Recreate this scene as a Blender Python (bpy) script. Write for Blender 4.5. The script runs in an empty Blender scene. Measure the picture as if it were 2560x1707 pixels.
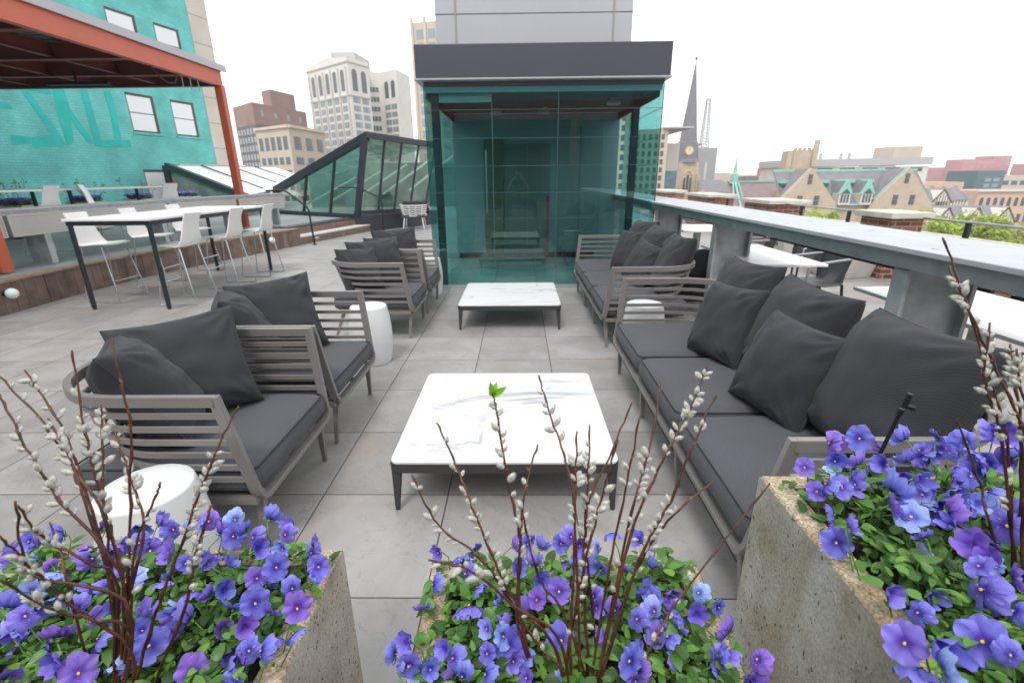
import bpy, math, random
from mathutils import Vector, Matrix, noise
random.seed(11)
R = math.radians
sc = bpy.context.scene
col = sc.collection

# ------------------------------------------------------------------ camera
cam_d = bpy.data.cameras.new('camera')
cam = bpy.data.objects.new('camera', cam_d); col.objects.link(cam); sc.camera = cam
rt = Vector((0.99988267, 0.01237915, -0.00902248)); up = Vector((0.0045211, 0.32427573, 0.9459518)); fw = Vector((-0.01463585, 0.9458816, -0.32418171))
m = Matrix((rt, up, -fw)).transposed().to_4x4(); m.translation = (0, 0, 1.46785)
cam.matrix_world = m
cam_d.sensor_width = 36; cam_d.lens = 1199.7/2560*36
cam_d.clip_start = .02; cam_d.clip_end = 6000
cam_d.dof.use_dof = True; cam_d.dof.focus_distance = 1.2; cam_d.dof.aperture_fstop = 4.8

# ------------------------------------------------------------------ world + sun (overcast)
SUN_EL, SUN_ROT = R(58), R(200)
w = bpy.data.worlds.new("World"); sc.world = w; w.use_nodes = True
nt = w.node_tree; nt.nodes.clear()
out = nt.nodes.new('ShaderNodeOutputWorld'); bg = nt.nodes.new('ShaderNodeBackground')
sky = nt.nodes.new('ShaderNodeTexSky'); sky.sky_type = 'NISHITA'; sky.sun_disc = False
sky.sun_elevation = SUN_EL; sky.sun_rotation = SUN_ROT; sky.air_density = 1.0; sky.dust_density = 1.0; sky.ozone_density = 1.0
hs = nt.nodes.new('ShaderNodeHueSaturation'); hs.inputs['Saturation'].default_value = .12; hs.inputs['Value'].default_value = 1.0
cloud = nt.nodes.new('ShaderNodeMix'); cloud.data_type = 'RGBA'; cloud.inputs[0].default_value = .82   # even cloud cover over the clear sky
cloud.inputs[7].default_value = (5.5, 5.55, 5.65, 1)
nt.links.new(sky.outputs[0], hs.inputs['Color']); nt.links.new(hs.outputs[0], cloud.inputs[6]); nt.links.new(cloud.outputs[2], bg.inputs['Color'])
bg.inputs['Strength'].default_value = .15
nt.links.new(bg.outputs[0], out.inputs['Surface'])
sd = bpy.data.lights.new('sun', 'SUN'); sd.energy = 0.9; sd.angle = R(14); sd.color = (1, .97, .92)
so = bpy.data.objects.new('sun', sd); col.objects.link(so)
so.rotation_euler = (R(90)-SUN_EL, 0, R(180)-SUN_ROT + R(0))
so.location = (0, 0, 60)
sc.view_settings.view_transform = 'Standard'; sc.view_settings.look = 'None'; sc.view_settings.gamma = 1
sc.view_settings.use_curve_mapping = False
sc.view_settings.exposure = EXPOSURE = 1.12
sc.cycles.max_bounces = 10; sc.cycles.transparent_max_bounces = 24; sc.cycles.use_denoising = True

# ------------------------------------------------------------------ materials
def mat(name, c, rough=.6, metal=0., var=0., scale=6., detail=4., bump=0., bscale=60., spec=.5, island=0., c2=None, hue=0., transl=0., alpha=None):
    m = bpy.data.materials.new(name); m.use_nodes = True
    n = m.node_tree; N = n.nodes; L = n.links
    b = N['Principled BSDF']
    b.inputs['Base Color'].default_value = (*c, 1); b.inputs['Roughness'].default_value = rough
    b.inputs['Metallic'].default_value = metal; b.inputs['Specular IOR Level'].default_value = spec
    tc = N.new('ShaderNodeTexCoord')
    last = None
    if var > 0 or c2:
        t = N.new('ShaderNodeTexNoise'); t.inputs['Scale'].default_value = scale; t.inputs['Detail'].default_value = detail
        L.new(tc.outputs['Object'], t.inputs['Vector'])
        r = N.new('ShaderNodeMapRange'); r.inputs['From Min'].default_value = .3; r.inputs['From Max'].default_value = .7
        L.new(t.outputs['Fac'], r.inputs['Value'])
        mx = N.new('ShaderNodeMix'); mx.data_type = 'RGBA'
        a = [x*(1-var) for x in c]; bb = c2 or [min(1, x*(1+var)) for x in c]
        mx.inputs[6].default_value = (*a, 1); mx.inputs[7].default_value = (*bb, 1)
        L.new(r.outputs[0], mx.inputs[0]); last = mx.outputs[2]
    if island > 0 or hue > 0:
        g = N.new('ShaderNodeNewGeometry'); h = N.new('ShaderNodeHueSaturation')
        r2 = N.new('ShaderNodeMapRange'); r2.inputs['To Min'].default_value = 1-island; r2.inputs['To Max'].default_value = 1+island
        L.new(g.outputs['Random Per Island'], r2.inputs['Value']); L.new(r2.outputs[0], h.inputs['Value'])
        if hue:
            oi = N.new('ShaderNodeObjectInfo'); r3 = N.new('ShaderNodeMapRange'); r3.inputs['To Min'].default_value = .5-hue; r3.inputs['To Max'].default_value = .5+hue
            L.new(oi.outputs['Random'], r3.inputs['Value']); L.new(r3.outputs[0], h.inputs['Hue'])
        if last: L.new(last, h.inputs['Color'])
        else: h.inputs['Color'].default_value = (*c, 1)
        last = h.outputs[0]
    if last: L.new(last, b.inputs['Base Color'])
    if bump > 0:
        t2 = N.new('ShaderNodeTexNoise'); t2.inputs['Scale'].default_value = bscale; t2.inputs['Detail'].default_value = 5
        L.new(tc.outputs['Object'], t2.inputs['Vector'])
        bp = N.new('ShaderNodeBump'); bp.inputs['Strength'].default_value = bump; bp.inputs['Distance'].default_value = .01
        L.new(t2.outputs['Fac'], bp.inputs['Height']); L.new(bp.outputs[0], b.inputs['Normal'])
    if transl > 0:
        tr = N.new('ShaderNodeBsdfTranslucent'); ms = N.new('ShaderNodeMixShader'); ms.inputs[0].default_value = transl
        if last: L.new(last, tr.inputs['Color'])
        else: tr.inputs['Color'].default_value = (*c, 1)
        L.new(b.outputs[0], ms.inputs[1]); L.new(tr.outputs[0], ms.inputs[2]); L.new(ms.outputs[0], N['Material Output'].inputs['Surface'])
    m['c'] = 1
    return m

def nodes(m): return m.node_tree.nodes, m.node_tree.links
def math_(N, L, op, a, b=None):
    x = N.new('ShaderNodeMath'); x.operation = op
    for i, v in enumerate((a, b)):
        if v is None: continue
        if isinstance(v, (int, float)): x.inputs[i].default_value = v
        else: L.new(v, x.inputs[i])
    return x.outputs[0]

def glass_mat(name, tint, rough=.0, ior=1.5, refl=1.0):
    m = bpy.data.materials.new(name); m.use_nodes = True; N, L = nodes(m); N.clear()
    o = N.new('ShaderNodeOutputMaterial'); t = N.new('ShaderNodeBsdfTransparent'); g = N.new('ShaderNodeBsdfGlossy'); f = N.new('ShaderNodeFresnel'); ms = N.new('ShaderNodeMixShader')
    t.inputs[0].default_value = (*tint, 1); g.inputs['Roughness'].default_value = rough; f.inputs[0].default_value = ior
    g.inputs[0].default_value = (refl, refl, refl, 1)
    ge = N.new('ShaderNodeNewGeometry'); mr = N.new('ShaderNodeMapRange'); mr.inputs['To Min'].default_value = ior; mr.inputs['To Max'].default_value = 1/ior   # same reflectance on both faces of a pane
    L.new(ge.outputs['Backfacing'], mr.inputs['Value']); L.new(mr.outputs[0], f.inputs[0])
    L.new(f.outputs[0], ms.inputs[0]); L.new(t.outputs[0], ms.inputs[1]); L.new(g.outputs[0], ms.inputs[2]); L.new(ms.outputs[0], o.inputs[0])
    return m

def tile_mat():
    m = mat('porcelain tile', (.3, .3, .3), .42); N, L = nodes(m); b = N['Principled BSDF']
    g = N.new('ShaderNodeNewGeometry'); s = N.new('ShaderNodeSeparateXYZ'); L.new(g.outputs['Position'], s.inputs[0])
    T = .61
    ax = math_(N, L, 'DIVIDE', math_(N, L, 'ADD', s.outputs[0], .3504+40*T), T); ay = math_(N, L, 'DIVIDE', math_(N, L, 'ADD', s.outputs[1], -1.3665+40*T), T)
    fx = math_(N, L, 'FRACT', ax); fy = math_(N, L, 'FRACT', ay)
    dx = math_(N, L, 'MINIMUM', fx, math_(N, L, 'SUBTRACT', 1., fx)); dy = math_(N, L, 'MINIMUM', fy, math_(N, L, 'SUBTRACT', 1., fy))
    d = math_(N, L, 'MINIMUM', dx, dy)
    j = N.new('ShaderNodeMapRange'); j.inputs['From Min'].default_value = .0035; j.inputs['From Max'].default_value = .0065; L.new(d, j.inputs['Value'])
    cx = N.new('ShaderNodeCombineXYZ'); L.new(math_(N, L, 'FLOOR', ax), cx.inputs[0]); L.new(math_(N, L, 'FLOOR', ay), cx.inputs[1])
    wn = N.new('ShaderNodeTexWhiteNoise'); wn.noise_dimensions = '2D'; L.new(cx.outputs[0], wn.inputs['Vector'])
    # every tile gets its own piece of the slate print
    off = N.new('ShaderNodeVectorMath'); off.operation = 'MULTIPLY_ADD'; L.new(wn.outputs['Color'], off.inputs[0]); off.inputs[1].default_value = (9, 9, 9); L.new(g.outputs['Position'], off.inputs[2])
    n1 = N.new('ShaderNodeTexNoise'); n1.inputs['Scale'].default_value = 2.6; n1.inputs['Detail'].default_value = 7; n1.inputs['Roughness'].default_value = .62; n1.inputs['Distortion'].default_value = .6; L.new(off.outputs[0], n1.inputs['Vector'])
    cr = N.new('ShaderNodeValToRGB'); e = cr.color_ramp.elements
    e[0].position = .28; e[0].color = (.235, .224, .216, 1); e[1].position = .72; e[1].color = (.362, .350, .344, 1)
    L.new(n1.outputs['Fac'], cr.inputs[0])
    n2 = N.new('ShaderNodeTexNoise'); n2.inputs['Scale'].default_value = 1.1; n2.inputs['Detail'].default_value = 3; L.new(off.outputs[0], n2.inputs['Vector'])
    r2 = N.new('ShaderNodeMapRange'); r2.inputs['From Min'].default_value = .55; r2.inputs['From Max'].default_value = .75; r2.inputs['To Max'].default_value = .55; L.new(n2.outputs['Fac'], r2.inputs['Value'])
    mx = N.new('ShaderNodeMix'); mx.data_type = 'RGBA'; L.new(r2.outputs[0], mx.inputs[0]); L.new(cr.outputs[0], mx.inputs[6]); mx.inputs[7].default_value = (.34, .275, .23, 1)
    # fine cleft veins
    n3 = N.new('ShaderNodeTexNoise'); n3.inputs['Scale'].default_value = 5; n3.inputs['Detail'].default_value = 9; n3.inputs['Distortion'].default_value = 1.6; L.new(off.outputs[0], n3.inputs['Vector'])
    v = math_(N, L, 'ABSOLUTE', math_(N, L, 'SUBTRACT', n3.outputs['Fac'], .5))
    rv = N.new('ShaderNodeMapRange'); rv.inputs['From Max'].default_value = .012; rv.inputs['To Min'].default_value = .82; rv.inputs['To Max'].default_value = 1; L.new(v, rv.inputs['Value'])
    br = N.new('ShaderNodeMapRange'); br.inputs['To Min'].default_value = .9; br.inputs['To Max'].default_value = 1.08; L.new(wn.outputs['Value'], br.inputs['Value'])
    k = math_(N, L, 'MULTIPLY', rv.outputs[0], br.outputs[0])
    vm = N.new('ShaderNodeVectorMath'); vm.operation = 'SCALE'; L.new(mx.outputs[2], vm.inputs[0]); L.new(k, vm.inputs['Scale'])
    mj = N.new('ShaderNodeMix'); mj.data_type = 'RGBA'; L.new(j.outputs[0], mj.inputs[0]); mj.inputs[6].default_value = (.055, .045, .04, 1); L.new(vm.outputs[0], mj.inputs[7])
    L.new(mj.outputs[2], b.inputs['Base Color'])
    rr = N.new('ShaderNodeMapRange'); rr.inputs['To Min'].default_value = .34; rr.inputs['To Max'].default_value = .58; L.new(n1.outputs['Fac'], rr.inputs['Value']); L.new(rr.outputs[0], b.inputs['Roughness'])
    h = math_(N, L, 'ADD', math_(N, L, 'MULTIPLY', j.outputs[0], .35), math_(N, L, 'ADD', math_(N, L, 'MULTIPLY', n1.outputs['Fac'], .25), math_(N, L, 'MULTIPLY', rv.outputs[0], .25)))
    bp = N.new('ShaderNodeBump'); bp.inputs['Strength'].default_value = .35; bp.inputs['Distance'].default_value = .008; L.new(h, bp.inputs['Height']); L.new(bp.outputs[0], b.inputs['Normal'])
    return m

def brick_mat(name, c1, c2, mortar, sc_=1., rough=.85, axis='x', bias=0.):
    m = mat(name, c1, rough); N, L = nodes(m); b = N['Principled BSDF']
    g = N.new('ShaderNodeNewGeometry'); s = N.new('ShaderNodeSeparateXYZ'); L.new(g.outputs['Position'], s.inputs[0]); c = N.new('ShaderNodeCombineXYZ')
    L.new(math_(N, L, 'ADD', s.outputs[0], s.outputs[1]), c.inputs[0]); L.new(s.outputs[2], c.inputs[1])
    t = N.new('ShaderNodeTexBrick'); L.new(c.outputs[0], t.inputs['Vector'])
    t.inputs['Color1'].default_value = (*c1, 1); t.inputs['Color2'].default_value = (*c2, 1); t.inputs['Mortar'].default_value = (*mortar, 1)
    t.inputs['Scale'].default_value = sc_; t.inputs['Mortar Size'].default_value = .008; t.inputs['Brick Width'].default_value = .215; t.inputs['Row Height'].default_value = .075; t.inputs['Bias'].default_value = bias
    n = N.new('ShaderNodeTexNoise'); n.inputs['Scale'].default_value = 1.3; n.inputs['Detail'].default_value = 8; L.new(g.outputs['Position'], n.inputs['Vector'])
    r = N.new('ShaderNodeMapRange'); r.inputs['From Min'].default_value = .3; r.inputs['From Max'].default_value = .7; r.inputs['To Min'].default_value = .8; r.inputs['To Max'].default_value = 1.2; L.new(n.outputs['Fac'], r.inputs['Value'])
    vm = N.new('ShaderNodeVectorMath'); vm.operation = 'SCALE'; L.new(t.outputs['Color'], vm.inputs[0]); L.new(r.outputs[0], vm.inputs['Scale']); L.new(vm.outputs[0], b.inputs['Base Color'])
    bp = N.new('ShaderNodeBump'); bp.inputs['Strength'].default_value = .4; bp.inputs['Distance'].default_value = .01; bp.invert = True; L.new(t.outputs['Fac'], bp.inputs['Height']); L.new(bp.outputs[0], b.inputs['Normal'])
    return m

def marble_mat():
    m = mat('white veined top', (.83, .83, .84), .3); N, L = nodes(m); b = N['Principled BSDF']
    tc = N.new('ShaderNodeTexCoord'); oi = N.new('ShaderNodeObjectInfo')
    o = N.new('ShaderNodeVectorMath'); o.operation = 'ADD'; L.new(tc.outputs['Object'], o.inputs[0]); L.new(oi.outputs['Location'], o.inputs[1])
    mp = N.new('ShaderNodeMapping'); mp.inputs['Rotation'].default_value = (0, 0, .6); mp.inputs['Scale'].default_value = (.55, 1.7, 1); mp.inputs['Location'].default_value = (.33, 1.1, 0); L.new(o.outputs[0], mp.inputs[0])
    n = N.new('ShaderNodeTexNoise'); n.inputs['Scale'].default_value = 1.25; n.inputs['Detail'].default_value = 5; n.inputs['Distortion'].default_value = .9; L.new(mp.outputs[0], n.inputs['Vector'])
    v = math_(N, L, 'ABSOLUTE', math_(N, L, 'SUBTRACT', n.outputs['Fac'], .5))
    w1 = N.new('ShaderNodeMapRange'); w1.inputs['From Max'].default_value = .018; w1.inputs['To Min'].default_value = 1; w1.inputs['To Max'].default_value = 0; L.new(v, w1.inputs['Value'])
    n2 = N.new('ShaderNodeTexNoise'); n2.inputs['Scale'].default_value = 3.; n2.inputs['Detail'].default_value = 3; L.new(mp.outputs[0], n2.inputs['Vector'])
    w2 = N.new('ShaderNodeMapRange'); w2.inputs['From Min'].default_value = .42; w2.inputs['From Max'].default_value = .62; w2.inputs['To Min'].default_value = .08; w2.inputs['To Max'].default_value = .85; L.new(n2.outputs['Fac'], w2.inputs['Value'])
    f = math_(N, L, 'MULTIPLY', w1.outputs[0], w2.outputs[0])
    mx = N.new('ShaderNodeMix'); mx.data_type = 'RGBA'; L.new(f, mx.inputs[0]); mx.inputs[6].default_value = (.70, .70, .715, 1); mx.inputs[7].default_value = (.30, .31, .34, 1)
    L.new(mx.outputs[2], b.inputs['Base Color'])
    return m

def fabric_mat(name, c):
    m = mat(name, c, .92, spec=.25); N, L = nodes(m); b = N['Principled BSDF']
    tc = N.new('ShaderNodeTexCoord')
    def wave(rot, s):
        mp = N.new('ShaderNodeMapping'); mp.inputs['Rotation'].default_value = rot; L.new(tc.outputs['Object'], mp.inputs[0])
        wv = N.new('ShaderNodeTexWave'); wv.inputs['Scale'].default_value = s; wv.inputs['Distortion'].default_value = .3; L.new(mp.outputs[0], wv.inputs['Vector']); return wv.outputs['Fac']
    a = wave((0, 0, .8), 36); c_ = wave((.7, .6, -.8), 85)
    wv = math_(N, L, 'MULTIPLY', a, c_)
    n = N.new('ShaderNodeTexNoise'); n.inputs['Scale'].default_value = 4; n.inputs['Detail'].default_value = 4; L.new(tc.outputs['Object'], n.inputs['Vector'])
    k = math_(N, L, 'ADD', math_(N, L, 'MULTIPLY', wv, .7), math_(N, L, 'MULTIPLY', n.outputs['Fac'], .6))
    r = N.new('ShaderNodeMapRange'); r.inputs['To Min'].default_value = .78; r.inputs['To Max'].default_value = 1.3; L.new(k, r.inputs['Value'])
    vm = N.new('ShaderNodeVectorMath'); vm.operation = 'SCALE'; vm.inputs[0].default_value = c; L.new(r.outputs[0], vm.inputs['Scale']); L.new(vm.outputs[0], b.inputs['Base Color'])
    bp = N.new('ShaderNodeBump'); bp.inputs['Strength'].default_value = .5; bp.inputs['Distance'].default_value = .0012; L.new(wv, bp.inputs['Height']); L.new(bp.outputs[0], b.inputs['Normal'])
    b.inputs['Sheen Weight'].default_value = .08; b.inputs['Sheen Roughness'].default_value = .6
    return m

def concrete_mat(name, c, pits=True, sand=.0):
    m = mat(name, c, .82); N, L = nodes(m); b = N['Principled BSDF']; tc = N.new('ShaderNodeTexCoord')
    n = N.new('ShaderNodeTexNoise'); n.inputs['Scale'].default_value = 3.2; n.inputs['Detail'].default_value = 9; n.inputs['Roughness'].default_value = .68; L.new(tc.outputs['Object'], n.inputs['Vector'])
    cr = N.new('ShaderNodeValToRGB'); e = cr.color_ramp.elements; e[0].position = .36; e[0].color = (c[0]*.58, c[1]*.50, c[2]*.40, 1); e[1].position = .62; e[1].color = (*c, 1)
    L.new(n.outputs['Fac'], cr.inputs[0]); colr = cr.outputs[0]
    # vertical drip stains
    mp = N.new('ShaderNodeMapping'); mp.inputs['Scale'].default_value = (14, 14, 1.1); L.new(tc.outputs['Object'], mp.inputs[0])
    n2 = N.new('ShaderNodeTexNoise'); n2.inputs['Scale'].default_value = 1.; n2.inputs['Detail'].default_value = 4; L.new(mp.outputs[0], n2.inputs['Vector'])
    r2 = N.new('ShaderNodeMapRange'); r2.inputs['From Min'].default_value = .48; r2.inputs['From Max'].default_value = .66; r2.inputs['To Max'].default_value = .75; L.new(n2.outputs['Fac'], r2.inputs['Value'])
    mx = N.new('ShaderNodeMix'); mx.data_type = 'RGBA'; L.new(r2.outputs[0], mx.inputs[0]); L.new(colr, mx.inputs[6]); mx.inputs[7].default_value = (c[0]*.62, c[1]*.53, c[2]*.40, 1); colr = mx.outputs[2]
    # grit
    n3 = N.new('ShaderNodeTexNoise'); n3.inputs['Scale'].default_value = 190; n3.inputs['Detail'].default_value = 2; L.new(tc.outputs['Object'], n3.inputs['Vector'])
    r3 = N.new('ShaderNodeMapRange'); r3.inputs['From Min'].default_value = .3; r3.inputs['From Max'].default_value = .7; r3.inputs['To Min'].default_value = 1-.25-sand; r3.inputs['To Max'].default_value = 1.15+sand; L.new(n3.outputs['Fac'], r3.inputs['Value'])
    vm = N.new('ShaderNodeVectorMath'); vm.operation = 'SCALE'; L.new(colr, vm.inputs[0]); L.new(r3.outputs[0], vm.inputs['Scale']); colr = vm.outputs[0]
    hh = math_(N, L, 'MULTIPLY', n3.outputs['Fac'], .25)
    if pits:
        nd = N.new('ShaderNodeTexNoise'); nd.inputs['Scale'].default_value = 45; nd.inputs['Detail'].default_value = 3; L.new(tc.outputs['Object'], nd.inputs['Vector']); va = N.new('ShaderNodeVectorMath'); va.operation = 'MULTIPLY_ADD'; L.new(nd.outputs['Color'], va.inputs[0]); va.inputs[1].default_value = (.016, .016, .016); L.new(tc.outputs['Object'], va.inputs[2])
        mp2 = N.new('ShaderNodeMapping'); mp2.inputs['Scale'].default_value = (1, 1, .6); L.new(va.outputs[0], mp2.inputs[0])
        vo = N.new('ShaderNodeTexVoronoi'); vo.inputs['Scale'].default_value = 135; L.new(mp2.outputs[0], vo.inputs['Vector'])
        wn = N.new('ShaderNodeSeparateColor'); L.new(vo.outputs['Color'], wn.inputs[0])
        th = N.new('ShaderNodeMapRange'); th.inputs['From Min'].default_value = .45; th.inputs['From Max'].default_value = 1; th.inputs['To Min'].default_value = 0; th.inputs['To Max'].default_value = .46; L.new(wn.outputs[0], th.inputs['Value'])
        p = math_(N, L, 'LESS_THAN', vo.outputs['Distance'], th.outputs[0])
        mp_ = N.new('ShaderNodeMix'); mp_.data_type = 'RGBA'; L.new(math_(N, L, 'MULTIPLY', p, .8), mp_.inputs[0]); L.new(colr, mp_.inputs[6]); mp_.inputs[7].default_value = (.10, .075, .05, 1); colr = mp_.outputs[2]
        hh = math_(N, L, 'SUBTRACT', hh, p)
    L.new(colr, b.inputs['Base Color'])
    bp = N.new('ShaderNodeBump'); bp.inputs['Strength'].default_value = .8; bp.inputs['Distance'].default_value = .004; L.new(hh, bp.inputs['Height']); L.new(bp.outputs[0], b.inputs['Normal'])
    return m

M = {}
M['tile'] = tile_mat()
M['marble'] = marble_mat()
M['fabric'] = fabric_mat('charcoal woven fabric', (.070, .074, .085))
M['pillow'] = fabric_mat('charcoal pillow fabric', (.033, .034, .040))
M['piping'] = mat('piping', (.03, .03, .033), .8)
M['taupe'] = mat('taupe powder coated aluminium', (.235, .222, .215), .36, .3, .04, 3)
M['taupe_dark'] = mat('dark taupe leg', (.12, .112, .11), .4, .3)
M['tbl_metal'] = mat('charcoal table metal', (.055, .052, .054), .42, .3)
M['drum'] = mat('white glass fibre', (.66, .665, .67), .6, 0, .03, 8, bump=.06, bscale=150)
M['galv'] = mat('galvanised steel', (.34, .36, .375), .42, .55, .16, 9, bump=.05, bscale=30)
M['galv_top'] = mat('galvanised top', (.42, .44, .47), .6, .0, .06, 6, spec=.3)
M['galv_plate'] = mat('galvanised plate', (.40, .43, .445), .55, .2, .25, 7, 8, bump=.1, bscale=25)
M['conc'] = concrete_mat('pitted concrete', (.60, .595, .56))
M['conc_rim'] = concrete_mat('sandy concrete rim', (.55, .47, .36), pits=False, sand=.28)
M['conc_pale'] = mat('pale concrete', (.52, .51, .48), .8, 0, .08, 5)
M['soil'] = mat('soil', (.035, .022, .014), .95, 0, .4, 40, bump=1, bscale=60)
M['wood'] = mat('weathered deck board', (.175, .12, .092), .7, 0, .3, 7, 7, island=.22)
M['wood_end'] = mat('end grain board', (.27, .20, .145), .7, 0, .25, 9, 7, island=.15)
M['white'] = mat('white powder coat', (.80, .80, .79), .35)
M['white_shell'] = mat('white plastic shell', (.80, .79, .77), .35)
M['chrome'] = mat('chromed rod', (.55, .58, .6), .25, .8)
M['steelblue'] = mat('dark blue-grey tube', (.03, .04, .048), .4, .4)
M['black'] = mat('black metal', (.016, .016, .018), .45, .2)
M['frame_dark'] = mat('dark bronze aluminium', (.040, .044, .055), .45, .3, .05, 2)
M['fascia'] = mat('dark grey fascia', (.060, .064, .078), .5, .3, .04, 1.2)
M['panel'] = mat('silver grey metal panel', (.38, .385, .41), .42, .3, .04, .8)
M['panel_joint'] = mat('panel joint', (.30, .28, .25), .6)
M['lobby_wall'] = mat('lobby wall', (.26, .30, .31), .5, 0, .1, 1)
M['lobby_ceil'] = mat('lobby ceiling', (.085, .095, .10), .6)
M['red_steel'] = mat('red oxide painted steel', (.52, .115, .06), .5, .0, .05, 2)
M['red_shade'] = mat('red oxide steel in shade', (.20, .045, .03), .6, .0, .1, 2)  # darker copy of the red steel, canopy shade put into the colour
M['corr'] = mat('corrugated deck', (.25, .28, .29), .5, .4)
M['teal_paint'] = brick_mat('teal painted brick', (.15, .52, .49), (.13, .48, .45), (.11, .42, .40))
M['mural'] = mat('mural paint', (.03, .45, .41), .8, 0, .12, 3)
M['beige'] = mat('beige concrete', (.55, .50, .44), .85, 0, .07, 1.5)
M['brick'] = brick_mat('red brick', (.30, .095, .05), (.13, .05, .04), (.33, .30, .27))
M['stone_cap'] = mat('limestone coping', (.52, .49, .43), .85, 0, .15, 6, bump=.2, bscale=40)
M['lamp'] = mat('opal globe', (.75, .83, .84), .25)
M['glass_teal'] = glass_mat('teal tinted glass', (.66, .87, .87), ior=1.6)
M['glass_side'] = glass_mat('pale teal glass', (.76, .95, .93))
M['glass_sky'] = glass_mat('skylight glass', (.72, .84, .80), ior=1.9)
M['glass_line'] = mat('glass joint', (.06, .13, .13), .4)
M['glass_edge'] = mat('glass edge', (.02, .06, .05), .2)

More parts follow.
